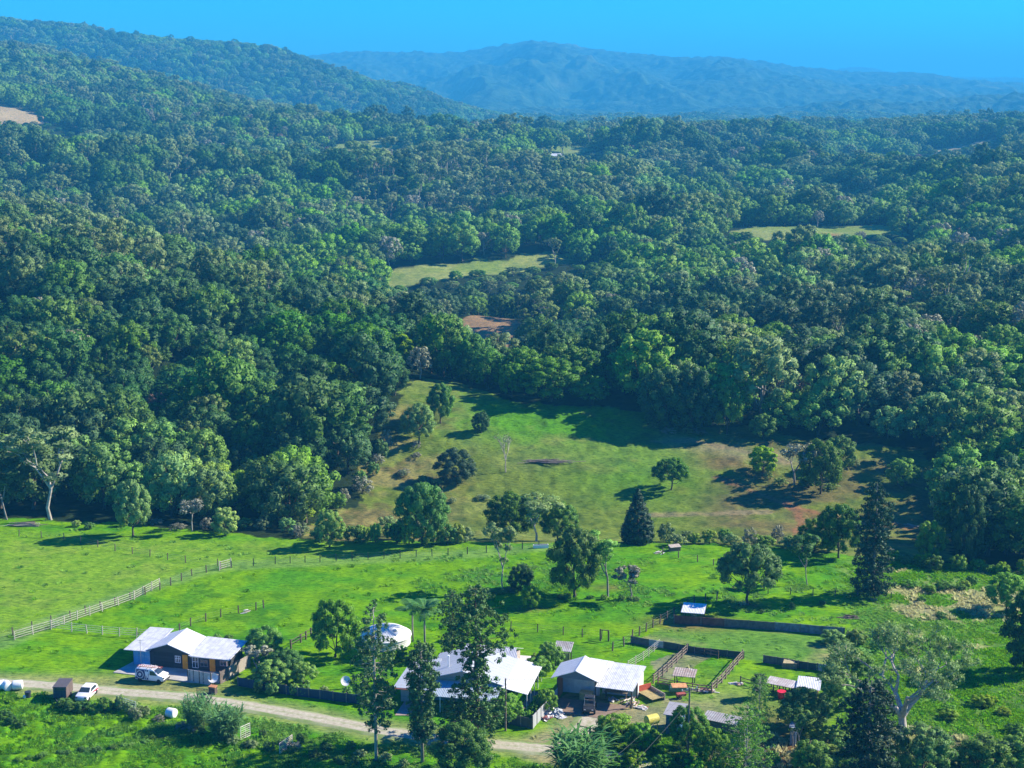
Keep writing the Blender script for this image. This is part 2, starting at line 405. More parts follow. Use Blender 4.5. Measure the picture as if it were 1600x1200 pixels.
def albedo(X, Y, Z):
    u, v, uj, vj, pad, valley = classes(X, Y, Z); jit = (fbm(X/5, Y/5, 3, 21)-.5)
    n1 = fbm(X/18, Y/18, 4, 31); n2 = fbm(X/4.5, Y/4.5, 3, 41); n3 = fbm(X/1.3, Y/1.3, 2, 51); n4 = fbm(X/9, Y/5, 4, 61)
    c = np.zeros(X.shape+(3,))+np.array((.018, .032, .012))
    # valley grass
    g = np.zeros_like(c)+np.array((.125, .175, .026))
    g = mixv(g, sstep(.42, .6, n1), (.16, .20, .045))
    lush = np.exp(-(((uj-860)/190)**2+((vj-650)/45)**2)) + np.exp(-(((uj-1000)/120)**2+((vj-745)/50)**2))*.5
    g = mixv(g, lush*1.3*sstep(.25, .55, n4+.1), (.08, .24, .01))
    dryL = sstep(790, 640, uj)*sstep(610, 650, vj)
    g = mixv(g, dryL*sstep(.38, .6, n4)*.9, (.22, .20, .07))
    g = mixv(g, dryL*sstep(.52, .66, n2)*.7, (.12, .085, .04))
    brR = sstep(1060, 1150, uj)*sstep(860, 840, vj)*sstep(650, 690, vj)
    g = mixv(g, brR*sstep(.3, .6, n4)*.7, (.13, .095, .05))
    g = mixv(g, brR*sstep(.5, .7, n1)*.5, (.17, .1, .05))
    g = mixv(g, sstep(1020,1060,uj)*sstep(1330,1180,uj)*sstep(.015,.0,np.abs((vj-690-(uj-1050)*.16)/1200))*.5, (.3, .26, .16))
    g = mixv(g, sstep(.6, .72, n2)*.5, (.045, .09, .018))
    c = np.where(valley[..., None], g, c)
    # paddocks
    p = np.zeros_like(c)+np.array((.115, .27, .0015))
    p = mixv(p, sstep(.4, .62, n1), (.14, .30, .002))
    p = mixv(p, sstep(.5, .72, n4)*.6, (.045, .23, .008))
    lanev = np.interp(u, [-100, 0, 100, 230, 350, 500, 700, 850], [1030, 1000, 962, 915, 884, 876, 866, 850])
    left = sstep(3, -6, v-lanev)*sstep(860, 700, u)*sstep(820, 850, v-.03*u)
    p = mixv(p, left*.85, (.155, .29, .022))
    p = mixv(p, left*sstep(.5, .7, n2)*.4, (.23, .30, .05))
    # tussocky pasture below the road
    rd = np.interp(u, [-100, 60, 300, 600, 870], [1066, 1074, 1098, 1150, 1180])
    fore = sstep(6, 20, v-rd)*sstep(1000, 800, u)
    p = mixv(p, fore*sstep(.48, .66, n2)*.55, (.05, .19, .004))
    p = mixv(p, sstep(.62, .7, n2)*(1-left*.6)*.5, (.03, .15, .008))
    # the strip of hummocks in the middle paddock, rank grass on the right
    mid = np.exp(-((v-(905+(u-900)*.03)-8)/26)**2)*sstep(560, 800, u)
    p = mixv(p, mid*sstep(.38, .56, n2)*.8, (.04, .17, .012))
    right = sstep(1290, 1380, uj)*sstep(865, 885, v)
    p = mixv(p, right*.75, (.085, .19, .028))
    p = mixv(p, right*sstep(.55, .66, n4)*.7, (.30, .31, .13))
    p = mixv(p, right*sstep(.48, .58, n2)*sstep(.5,.3,n4)*.8, (.06, .26, .012))
    p = mixv(p, sstep(1340, 1450, uj)*np.exp(-((v-945)/38)**2)*sstep(.3, .55, n2)*.9, (.32, .29, .15))
    cut = sstep(860,1000,u)*sstep(1150,1165,v)+sstep(1080,1160,u)*sstep(1060,1110,v)*0.6
    p = mixv(p, cut*sstep(.4, .6, n4)*.7, (.11, .11, .05))
    p = mixv(p, sstep(.6, .75, n3)*.35, (.03, .17, .008))
    c = np.where(pad[..., None], p, c)
    near = Y < 275
    ar = in_poly(X+jit*2, Y+jit*2, ARENA)
    c = np.where(ar[..., None], mixv(np.zeros_like(c)+np.array((.10, .23, .03)), sstep(.45, .7, n4), (.24, .25, .10)), c)
    st = in_poly(X+jit, Y+jit, STOCK)
    c = np.where(st[..., None], mixv(np.zeros_like(c)+np.array((.2, .22, .12)), sstep(.4, .7, n2), (.12, .17, .05)), c)
    dy = in_poly(X+jit*5, Y+jit*5, DIRTYARD)
    c = np.where(dy[..., None], mixv(np.zeros_like(c)+np.array((.26, .24, .13)), sstep(.4, .62, n2), (.13, .2, .05)), c)
    def strip(c, line, w, colr, k=1.0):
        d = dist_poly(X, Y, line)+jit*1.6
        return mixv(c, sstep(w, w*.35, d)*k, colr)
    c = strip(c, ROAD, 4.6, (.22, .26, .09), .8)
    c = strip(c, SPUR, 6.5, (.26, .24, .13), .9)
    c = strip(c, BACK, 5.0, (.24, .23, .12), .8)
    c = strip(c, LANE, 3.2, (.15, .27, .06), .7)
    # verge between the dark house and the road
    vp = P(250, 1074); c = mixv(c, np.exp(-(((X-vp.x)/13)**2+((Y-vp.y)/3.4)**2))*.8, (.24, .23, .09))
    vp = P(140, 1066); c = mixv(c, np.exp(-(((X-vp.x)/12)**2+((Y-vp.y)/3.0)**2))*.7, (.25, .27, .10))
    vp = P(1150, 1088); c = mixv(c, np.exp(-(((X-vp.x)/9)**2+((Y-vp.y)/7)**2))*.7, (.17, .25, .06))
    vp = P(1225, 1165); c = mixv(c, np.exp(-(((X-vp.x)/4)**2+((Y-vp.y)/9)**2))*.9, (.17, .09, .05))
    for t in TRACKS: c = strip(c, t, 1.0, (.26, .13, .065), .85)
    for t in PATHS: c = strip(c, t, 1.2, (.25, .2, .12), .7)
    vp = P(1272, 803); c = mixv(c, np.exp(-(((X-vp.x)/3.5)**2+((Y-vp.y)/2)**2))*.5, (.28, .12, .06))
    vp = P(1080, 972); c = mixv(c, np.exp(-(((X-vp.x)/6)**2+((Y-vp.y)/3)**2))*.9, (.25, .11, .06))
    for q in ((827, 951), (1165, 945), (955, 918)):
        vp = P(*q); c = mixv(c, np.exp(-(((X-vp.x)/3)**2+((Y-vp.y)/1.6)**2))*.7, (.13, .10, .05))
    fc = far_clear(u, Y)
    far = mixv(np.zeros_like(c)+np.array((.17, .24, .05)), sstep(.4, .6, n1), (.24, .28, .08))
    far = mixv(far, (u < 200)*1.0, (.34, .26, .14))
    far = mixv(far, ((u > 690) & (Y < 600))*1.0, (.26, .17, .09))
    far = mixv(far, np.exp(-((u-1298+8*jit)/16)**2-((Y-818)/9)**2)*.8, (.30, .15, .08))
    far = mixv(far, (u > 1420)*.8, (.33, .27, .18))
    c = np.where(fc[..., None], far, c)
    return np.clip(c, 0, 1)

# ------------------------------------------------------------------ ground sheet
def terrain():
    Yr = np.concatenate([np.geomspace(75, 150, 60, endpoint=False), np.geomspace(150, 380, 340, endpoint=False), np.geomspace(380, 4600, 420, endpoint=False), np.geomspace(4600, 30000, 30)])
    ur = np.linspace(-520, 2120, 660)
    U, YY = np.meshgrid(ur, Yr)
    X = (U-800)/FPX*(YY*CP+H*SP)
    Z = hgt(X, YY)
    flat = dist_poly(X, YY, ROAD) < 3.2
    flat |= dist_poly(X, YY, SPUR) < 3.5
    rough = (fbm(X/1.6, YY/1.6, 2, 71)-.5)
    u, v = proj(X, YY, Z)
    rd = np.interp(u, [-100, 60, 300, 600, 870], [1066, 1074, 1098, 1150, 1180])
    fore = sstep(8, 30, v-rd)*sstep(1000, 800, u)
    amp = np.where(YY < 262, .16+.75*fore, .6)*(YY < 420)
    Zr = Z + np.where(flat, -.05, rough*amp)
    # fall away beyond the last ridge so that the sheet reaches the horizon
    Zr = Zr - sstep(4000, 9000, YY)*20
    V = np.stack([X, YY, Zr], -1).reshape(-1, 3)
    nr, nc = X.shape
    i = np.arange(nr-1)[:, None]*nc+np.arange(nc-1)[None]
    F = np.stack([i, i+1, i+1+nc, i+nc], -1).reshape(-1, 4)
    C = albedo(X, YY, Z).reshape(-1, 3)
    def b(nt, out):
        at = N(nt, 'ShaderNodeAttribute', attribute_name='soil'); ge = N(nt, 'ShaderNodeNewGeometry')
        n1 = N(nt, 'ShaderNodeTexNoise', _Scale=1.7, _Detail=4.0, _Roughness=.7); n2 = N(nt, 'ShaderNodeTexNoise', _Scale=.33, _Detail=5.0, _Roughness=.65)
        mp = N(nt, 'ShaderNodeMapping'); mp.inputs['Scale'].default_value = (.6, 1.5, 1)
        L(nt, ge.outputs['Position'], mp.inputs[0])
        L(nt, mp.outputs[0], n1.inputs['Vector']); L(nt, ge.outputs['Position'], n2.inputs['Vector'])
        r1 = ramp(nt, n1.outputs[0], [(.34, (.42, .5, .5)), (.5, (1, 1, 1)), (.68, (1.3, 1.22, 1.1))])
        r2 = ramp(nt, n2.outputs[0], [(.36, (.7, .78, .8)), (.6, (1.15, 1.1, 1.0))])
        c = mixc(nt, 1.0, mixc(nt, 1.0, at.outputs[0], r1.outputs[0], 'MULTIPLY'), r2.outputs[0], 'MULTIPLY')
        p = N(nt, 'ShaderNodeBsdfPrincipled', _Roughness=.85); p.inputs['Specular IOR Level'].default_value = .03
        L(nt, c, p.inputs['Base Color'])
        bm = N(nt, 'ShaderNodeBump', _Strength=.8, _Distance=.22); L(nt, n1.outputs[0], bm.inputs['Height']); L(nt, bm.outputs[0], p.inputs['Normal'])
        L(nt, p.outputs[0], out.inputs[0])
    me = np_mesh('ground', V, F, [mat('ground', b)], True)
    a = me.color_attributes.new('soil', 'FLOAT_COLOR', 'POINT')
    a.data.foreach_set('color', np.concatenate([C, np.ones((len(C), 1))], 1).astype(np.float32).ravel())
    o = link('ground', me); o['kind'] = 'structure'
    return o
terrain()

# ------------------------------------------------------------------ far mountains
def mountains():
    ux = [-600, 0, 300, 450, 520, 600, 700, 760, 830, 880, 950, 1050, 1130, 1180, 1260, 1350, 1440, 1500, 1600, 1750, 2100]
    uy = [118, 112, 108, 92, 83, 80, 84, 76, 62, 69, 80, 91, 87, 95, 107, 115, 113, 125, 132, 140, 150]
    def mountain(name, Y0, Yc, Y1, ux, uy, nr, nc, amp, seed, m, u0=-450, u1=2050):
        Yr = np.linspace(Y0, Y1, nr); ur = np.linspace(u0, u1, nc)
        U, YY = np.meshgrid(ur, Yr)
        X = (U-800)/FPX*(YY*CP)
        yc = sum(np.interp(U+q, ux, uy)*k for q, k in ((-44, .1), (-22, .2), (0, .4), (22, .2), (44, .1)))
        dep = PITCH+np.arctan((yc-600)/FPX)
        crest = H-Yc*np.tan(dep)
        t = np.where(YY < Yc, (YY-Y0)/(Yc-Y0), (Y1-YY)/(Y1-Yc))
        t = np.clip(t, 0, 1)
        rid = 1-np.abs(2*fbm(X/620+YY/3000, YY/1700, 3, seed)-1)*1.6
        rid2 = 1-np.abs(2*fbm(X/210+3, YY/380, 3, seed+7)-1)
        base = -40.0
        prof = t**1.15
        z = base+(crest-base)*prof
        env = np.sin(np.pi*np.clip(t, 0, 1)**1.0)
        z = z + (crest-base)*(amp*(rid-.55)*env + .27*(rid2-.6)*env)
        z = z + 30*(fbm(X/32, YY/60, 3, seed+13)-.5)*np.clip(t*4, 0, 1)
        z = np.where(YY <= Y0+1, -60, z)
        V = np.stack([X, YY, z], -1).reshape(-1, 3)
        r, c = X.shape
        i = np.arange(r-1)[:, None]*c+np.arange(c-1)[None]
        F = np.stack([i, i+1, i+1+c, i+c], -1).reshape(-1, 4)
        o = link(name, np_mesh(name, V, F, [m], True)); o['kind'] = 'structure'
        return o
    def b(nt, out):
        ge = N(nt, 'ShaderNodeNewGeometry')
        n1 = N(nt, 'ShaderNodeTexNoise', _Scale=.02, _Detail=6.0, _Roughness=.7); n2 = N(nt, 'ShaderNodeTexNoise', _Scale=.0022, _Detail=5.0)
        for n in (n1, n2): L(nt, ge.outputs['Position'], n.inputs['Vector'])
        r1 = ramp(nt, n1.outputs[0], [(.35, (.012, .03, .014)), (.52, (.035, .07, .025)), (.7, (.09, .13, .045))])
        r2 = ramp(nt, n2.outputs[0], [(.6, (0, 0, 0)), (.7, (1, 1, 1))])
        c = mixc(nt, r2.outputs[0], r1.outputs[0], (.11, .14, .055))
        p = N(nt, 'ShaderNodeBsdfPrincipled', _Roughness=.9, _Base_Color=(0,0,0,1)); p.inputs['Specular IOR Level'].default_value = .05
        L(nt, c, p.inputs['Base Color'])
        bm = N(nt, 'ShaderNodeBump', _Strength=1.0, _Distance=12.0); L(nt, n1.outputs[0], bm.inputs['Height']); L(nt, bm.outputs[0], p.inputs['Normal'])
        L(nt, p.outputs[0], out.inputs[0])
    m = mat('mountain_forest', b)
    mountain('mountain_range', 4600, 7600, 9500, ux, uy, 340, 900, .5, 91, m)
    mountain('distant_hills', 4200, 4900, 5600, [-600, 0, 100, 170, 190, 240, 290, 330, 380, 430, 520, 2100], [60, 36, 38, 60, 58, 66, 61, 67, 74, 90, 190, 220], 60, 500, .1, 55, m, -450, 700)
    mountain('foothills', 3900, 4500, 5200, [-600, 500, 640, 760, 860, 950, 1040, 1150, 1230, 1330, 1450, 1520, 1600, 1750, 2100], [200, 200, 186, 176, 168, 178, 181, 168, 172, 156, 163, 150, 146, 140, 150], 120, 800, .45, 33, m, 450, 2050)
    mountain('far_peaks', 11000, 12500, 14000, [-600, 1200, 1290, 1310, 1335, 1350, 1365, 1390, 1420, 1475, 1500, 1540, 1600, 1700, 2100], [150, 150, 109, 103, 107, 103, 101, 110, 125, 120, 118, 122, 120, 128, 140], 60, 500, .1, 75, m, 900, 2050)
mountains()
HAZE_D = .00019; HAZE_C = (.07, .52, .95, 1)

# ------------------------------------------------------------------ air, sky, sun, camera
def haze():
    mb = MB(); mb.box(-9500, -30, -130, 9500, 15000, 345)
    def b(nt, out):
        v = N(nt, 'ShaderNodeVolumePrincipled', _Density=HAZE_D); v.inputs['Color'].default_value = HAZE_C
        v.inputs['Anisotropy'].default_value = .0
        L(nt, v.outputs[0], out.inputs['Volume'])
    o = mb.build('haze', mat('haze', b)); o['kind'] = 'stuff'
    tag(o, 'blue haze in the air over the valley and mountains', 'haze')
HAZE_D = .00019; HAZE_C = (.07, .52, .95, 1)
haze()
SUN_EL = R(33); SUN_AZ = R(16)      # azimuth from +X towards +Y
sd = Vector((math.cos(SUN_EL)*math.cos(SUN_AZ), math.cos(SUN_EL)*math.sin(SUN_AZ), math.sin(SUN_EL)))
w = bpy.data.worlds.new('World'); scene.world = w; w.use_nodes = True
nt = w.node_tree; nt.nodes.clear()
wo = nt.nodes.new('ShaderNodeOutputWorld'); bg = nt.nodes.new('ShaderNodeBackground')
sky = nt.nodes.new('ShaderNodeTexSky'); sky.sky_type = 'NISHITA'; sky.sun_disc = False
sky.sun_elevation = SUN_EL; sky.sun_rotation = math.pi/2-SUN_AZ
sky.air_density = 1.0; sky.dust_density = .3; sky.ozone_density = 4.0; sky.altitude = 100
hs = nt.nodes.new('ShaderNodeHueSaturation'); hs.inputs['Saturation'].default_value = 1.3; hs.inputs['Hue'].default_value = .5; hs.inputs['Value'].default_value = .58
nt.links.new(sky.outputs[0], hs.inputs['Color']); tint = nt.nodes.new('ShaderNodeMix'); tint.data_type = 'RGBA'; tint.blend_type = 'MULTIPLY'; tint.inputs[0].default_value = 1; tint.inputs[7].default_value = (.04, .52, 1.0, 1)
nt.links.new(hs.outputs[0], tint.inputs[6]); nt.links.new(tint.outputs[2], bg.inputs[0]); bg.inputs[1].default_value = .15
nt.links.new(bg.outputs[0], wo.inputs[0])
ld = bpy.data.lights.new('sun', 'SUN'); ld.energy = 4.3; ld.angle = R(.5); ld.color = (1.0, .91, .76)
lo = bpy.data.objects.new('sun', ld); col.objects.link(lo); lo.location = sd*300
lo.rotation_euler = sd.to_track_quat('Z', 'Y').to_euler()
cd = bpy.data.cameras.new('camera'); cam = bpy.data.objects.new('camera', cd); col.objects.link(cam)
cd.sensor_width = 36; cd.lens = 36*FPX/1600; cd.clip_start = 1; cd.clip_end = 60000
cam.location = (0, 0, H); cam.rotation_euler = (math.pi/2-PITCH, 0, 0)
scene.camera = cam
scene.view_settings.view_transform = 'Standard'; scene.view_settings.look = 'None'; scene.view_settings.exposure = 1.42; scene.view_settings.gamma = 1
cy = scene.cycles
cy.max_bounces = 5; cy.diffuse_bounces = 3; cy.glossy_bounces = 2; cy.transmission_bounces = 3; cy.transparent_max_bounces = 4; cy.volume_bounces = 0
cy.use_denoising = True; cy.denoiser = 'OPENIMAGEDENOISE'; cy.use_adaptive_sampling = True; cy.adaptive_threshold = .02
cy.caustics_reflective = False; cy.caustics_refractive = False; cy.sample_clamp_indirect = 6
# ------------------------------------------------------------------ trees
def leaf_quads(C, Nrm, size, r, aspect=1.0, jitter=.42):
    """C centres, Nrm rough outward normals -> small leaf-clump faces"""
    n = len(C); O = Nrm
    Nn = Nrm + r.normal(0, jitter, (n, 3)); Nn /= np.linalg.norm(Nn, axis=1, keepdims=True)+1e-9
    T = r.normal(0, 1, (n, 3)); T -= (T*Nn).sum(1, keepdims=True)*Nn; T /= np.linalg.norm(T, axis=1, keepdims=True)+1e-9
    B = np.cross(Nn, T)
    s = (size*r.uniform(.6, 1.3, n))[:, None]
    T = T*s*aspect; B = B*s
    k = r.uniform(.1, .35, (n, 1))*s
    V = np.stack([C-T, C-B*.8+Nn*k, C+T, C+B*.8+Nn*k], 1).reshape(-1, 3)
    F = np.arange(4*n).reshape(n, 4)
    SN = O*.62+Nn*.38; SN /= np.linalg.norm(SN, axis=1, keepdims=True)+1e-9
    return V, F, np.repeat(SN, 4, 0)
def rand_dirs(n, r, up=0.0):
    d = r.normal(0, 1, (n, 3)); d[:, 2] += up; d /= np.linalg.norm(d, axis=1, keepdims=True); return d
def clump_leaves(cents, rads, per, size, r, up=.5, flat=.8, shell=(.72, 1.05)):
    Vs = []; Ns = []
    for c, rd in zip(cents, rads):
        n = max(6, int(per*(rd/np.mean(rads))**2))
        d = rand_dirs(n, r, up)
        p = np.array(c)+d*np.array((rd, rd, rd*flat))*r.uniform(shell[0], shell[1], (n, 1))
        Vs.append(p); Ns.append(d)
    C = np.concatenate(Vs); Nn = np.concatenate(Ns)
    return leaf_quads(C, Nn, size, r)
def core(cents, rads, flat=.8, k=.72):
    """low dense hearts of the leaf clumps"""
    V = []; F = []
    a = np.array([(0,0,1)]+[(math.cos(t)*.9, math.sin(t)*.9, .35) for t in np.arange(5)*2*math.pi/5]+[(math.cos(t)*.9, math.sin(t)*.9, -.35) for t in (np.arange(5)+.5)*2*math.pi/5]+[(0,0,-1)])
    fs = [(0,1+i,1+(i+1)%5) for i in range(5)]+[(1+i,6+i,1+(i+1)%5) for i in range(5)]+[(1+(i+1)%5,6+i,6+(i+1)%5) for i in range(5)]+[(11,6+(i+1)%5,6+i) for i in range(5)]
    for c, rd in zip(cents, rads):
        b = len(V)*12; V.append(np.array(c)+a*np.array((rd, rd, rd*flat))*k); F += [tuple(b+i for i in f)+(b+f[2],) for f in fs]
    return V, F
def crown_mesh(name, cents, rads, per, size, m, r, up=.5, flat=.8, with_core=True, extra=None, k=.72):
    V, F, SN = clump_leaves(cents, rads, per, size, r, up, flat)
    cc = np.array(cents); mid_ = cc.mean(0); out_ = V-mid_; out_[:, 2] += .5*np.abs(out_).max()*.3; out_ /= np.linalg.norm(out_, axis=1, keepdims=True)+1e-9
    SN = SN*.78+out_*.22; SN /= np.linalg.norm(SN, axis=1, keepdims=True)
    if with_core:
        cv, cf = core(cents, rads, flat, k)
        cf3 = np.array([f[:3] for f in cf])
        # triangles as quads split at an edge midpoint
        cvv = np.concatenate(cv); b = len(V)
        mid = (cvv[cf3[:, 1]]+cvv[cf3[:, 2]])/2
        F = np.concatenate([F, np.stack([cf3[:, 0]+b, cf3[:, 1]+b, np.arange(len(mid))+b+len(cvv), cf3[:, 2]+b], 1)])
        V = np.concatenate([V, cvv, mid]); cN = V[b:]-mid_; cN /= np.linalg.norm(cN, axis=1, keepdims=True)+1e-9; SN = np.concatenate([SN, cN])
    return np_mesh(name, V, F, [m], nrm=SN)
GOLD = math.pi*(3-5**.5)
def dome(n, rx, z0, z1, r, fill=.25, low=-.25, jit=.12, shape=1.0):
    """clump centres over an uneven dome"""
    out = []; nf = int(n*fill)
    zc = z0+(z1-z0)*.42; rz = (z1-z0)
    lob = r.uniform(.82, 1.12, 7)
    for i in range(n-nf):
        t = (i+.5)/(n-nf); zz = 1-t*(1-low); a = i*GOLD+r.normal(0, .2)
        rr = math.sqrt(max(0, 1-zz*zz))**shape
        l = lob[int((a % (2*math.pi))/(2*math.pi)*7) % 7]*r.uniform(.86, 1.06)
        h = zz*(z1-zc) if zz > 0 else zz*(zc-z0)*1.2
        out.append((rx*rr*l*math.cos(a), rx*rr*l*math.sin(a), zc+h*r.uniform(.9, 1.05)))
    for i in range(nf):
        d = r.uniform(-1, 1, 3)*.55
        out.append((d[0]*rx, d[1]*rx, zc+d[2]*rz*.3+rz*.1))
    return out
def limbs(mb, base_r, h0, cents, r, n=9, fork=.5, lean=0, sides=6, trunk_to=None):
    """tapered trunk with limbs that run out to some of the leaf clumps"""
    ztop = max(c[2] for c in cents)
    zt = trunk_to or (h0+(ztop-h0)*.45)
    pts = [Vector((0, 0, -.4)), Vector((0, 0, .3)), Vector((r.normal(0, .1), r.normal(0, .1), h0*.5)), Vector((lean*.5+r.normal(0, .15), r.normal(0, .15), h0)), Vector((lean+r.normal(0, .3), r.normal(0, .3), zt))]
    mb.tube(pts, [base_r*1.5, base_r*1.05, base_r*.85, base_r*.75, base_r*.35], sides)
    idx = r.choice(len(cents), min(n, len(cents)), replace=False)
    for i in idx:
        c = Vector(cents[i]); t = r.uniform(0, .8); s = pts[3].lerp(pts[4], t) if r.random() > .35 else pts[2].lerp(pts[3], .8)
        m1 = s.lerp(c, .5)+Vector((0, 0, -.08*(c-s).length+r.normal(0, .15)))
        mb.tube([s, m1, c], [base_r*.4, base_r*.25, base_r*.08], 5, cap=False)
BARK = {}
BARK['brown'] = paint('bark_brown', (.10, .075, .05), .9, .3, 2.5)
BARK['pale'] = paint('bark_pale', (.42, .38, .32), .8, .22, 1.6)
BARK['grey'] = paint('bark_grey', (.26, .24, .21), .85, .25, 2.0)
FO = {}
FO['dark'] = foliage('leaves_dark', (0.040, 0.110, 0.018), (0.080, 0.189, 0.026), (0.150, 0.285, 0.036))
FO['deep'] = foliage('leaves_deep', (0.028, 0.081, 0.026), (0.048, 0.127, 0.034), (0.096, 0.189, 0.044), hue=.25)
FO['mid'] = foliage('leaves_mid', (0.076, 0.179, 0.021), (0.140, 0.296, 0.029), (0.219, 0.402, 0.044))
FO['olive'] = foliage('leaves_olive', (.10, .17, .045), (.17, .25, .07), (.24, .31, .10), hue=.3)
FO['grey'] = foliage('leaves_grey', (.14, .15, .09), (.21, .22, .14), (.27, .27, .18), trans=.15, hue=.2)
FO['fig'] = foliage('leaves_fig', (.14, .25, .04), (.22, .36, .07), (.32, .45, .14), trans=.3, hue=.1)
FO['jet'] = foliage('leaves_jet', (.014, .040, .016), (.026, .066, .024), (.05, .11, .034), trans=.1, hue=.1, scale=1.5)
FO['lime'] = foliage('leaves_lime', (0.118, 0.221, 0.011), (0.203, 0.325, 0.017), (0.287, 0.403, 0.028), trans=.35)
FO['pine'] = foliage('leaves_pine', (0.036, 0.095, 0.023), (0.072, 0.165, 0.034), (0.150, 0.264, 0.053), trans=.12, hue=.15, scale=1.5)
FO['rust'] = foliage('leaves_rust', (.12, .07, .045), (.17, .105, .07), (.20, .14, .10), trans=.15, hue=.1)
FO['cane'] = foliage('leaves_cane', (.05, .15, .03), (.09, .22, .05), (.17, .32, .11), trans=.3, hue=.1)

PROTO = {}       # kind -> list of (trunk_mesh, crown_mesh, nominal height, nominal width)
def P_broad(seed, leaf, kind='dark', h=13., w=13., n=46, per=60, size=.34, h0=2.2, low=-.45, bark='brown', cr=.2, flat=.8, coreon=True, nl=8, shape=1.0, up=.5, k=.72):
    r = np.random.default_rng(seed)
    cents = dome(n, w/2*(1-cr*.8), h0+cr*w*.35, h-cr*w*.45, r, low=low, shape=shape)
    rads = r.uniform(.7, 1.25, len(cents))*cr*w*.62
    tm = MB(); limbs(tm, .028*h, h0, cents, r, nl)
    me = tm.mesh('trunk', True); me.materials.append(BARK[bark])
    cm = crown_mesh('crown', cents, rads, per, size, FO[kind], r, up=up, flat=flat, with_core=coreon, k=k)
    return (me, cm, h, w)
def P_gum(seed, kind='olive', h=17., w=11., n=26, per=70, size=.3, bark='pale', h0=7., cr=.17, coreon=False, sides=7):
    """open crown: separate leaf clusters on visible limbs"""
    r = np.random.default_rng(seed); tm = MB()
    tips = []
    def grow(p, d, L, rad, lev):
        q = p+d*L; m = p.lerp(q, .5)+Vector(r.normal(0, .05*L, 3))
        tm.tube([p, m, q], [rad, rad*.85, rad*.68], sides if lev < 2 else 4, cap=False)
        if lev >= 4: tips.append(q); return
        k = 3 if lev < 1 else int(r.integers(2, 4)) if lev < 3 else 2
        for i in range(k):
            a = r.uniform(0, 2*math.pi); sp = r.uniform(.3, .75)
            nd = (d+Vector((math.cos(a)*sp, math.sin(a)*sp, r.uniform(-.05, .3)))).normalized()
            grow(q, nd, L*r.uniform(.55, .75), rad*.6, lev+1)
        if lev >= 1 and r.random() < .5: tips.append(m)
    grow(Vector((0, 0, -.4)), Vector((r.normal(0, .05), r.normal(0, .05), 1)).normalized(), h0, h*.0105, 0)
    T = np.array([tuple(t) for t in tips]); c0 = T.mean(0); c0[2] = 0
    sx = (w/2)/max(.1, np.percentile(np.hypot(T[:, 0], T[:, 1]), 85)+cr*w*.5); sz = (h-cr*w*.4)/T[:, 2].max()
    tm.v = [(x*sx, y*sx, z*sz) for x, y, z in tm.v]; T = T*np.array((sx, sx, sz))
    rads = r.uniform(.65, 1.2, len(T))*cr*w*.55
    me = tm.mesh('trunk', True); me.materials.append(BARK[bark])
    cm = crown_mesh('crown', [tuple(t) for t in T], rads, per, size, FO[kind], r, up=.3, flat=.7, with_core=coreon, k=.6)
    return (me, cm, h, w)
def P_bare(seed, kind='grey', h=7., w=7., per=16, size=.16, bark='grey', levels=5, h0=1.6, spread=.7):
    r = np.random.default_rng(seed); tm = MB(); tips = []
    def grow(p, d, L, rad, lev):
        q = p+d*L; m = p.lerp(q, .5)+Vector(r.normal(0, .06*L, 3))
        tm.tube([p, m, q], [rad, rad*.85, rad*.7], 5 if lev < 2 else 3, cap=False)
        if lev >= levels: tips.append(q); return
        if lev > 2: tips.append(m)
        for i in range(3 if lev < 2 else 2):
            a = r.uniform(0, 2*math.pi); sp = r.uniform(.35, spread+.2)
            nd = (d+Vector((math.cos(a)*sp, math.sin(a)*sp, r.uniform(-.15, .25)))).normalized()
            grow(q, nd, L*r.uniform(.6, .85), rad*.62, lev+1)
    grow(Vector((0, 0, -.3)), Vector((0, 0, 1)), h0, h*.02, 0)
    T = np.array([tuple(t) for t in tips])
    sx = (w/2)/np.percentile(np.hypot(T[:, 0], T[:, 1]), 95); sz = h/T[:, 2].max()
    tm.v = [(x*sx, y*sx, z*sz) for x, y, z in tm.v]; T = T*np.array((sx, sx, sz))
    me = tm.mesh('trunk', True); me.materials.append(BARK[bark])
    cm = crown_mesh('crown', [tuple(t) for t in T], np.full(len(T), w*.06), per, size, FO[kind], r, up=.2, flat=.9, with_core=False)
    return (me, cm, h, w)
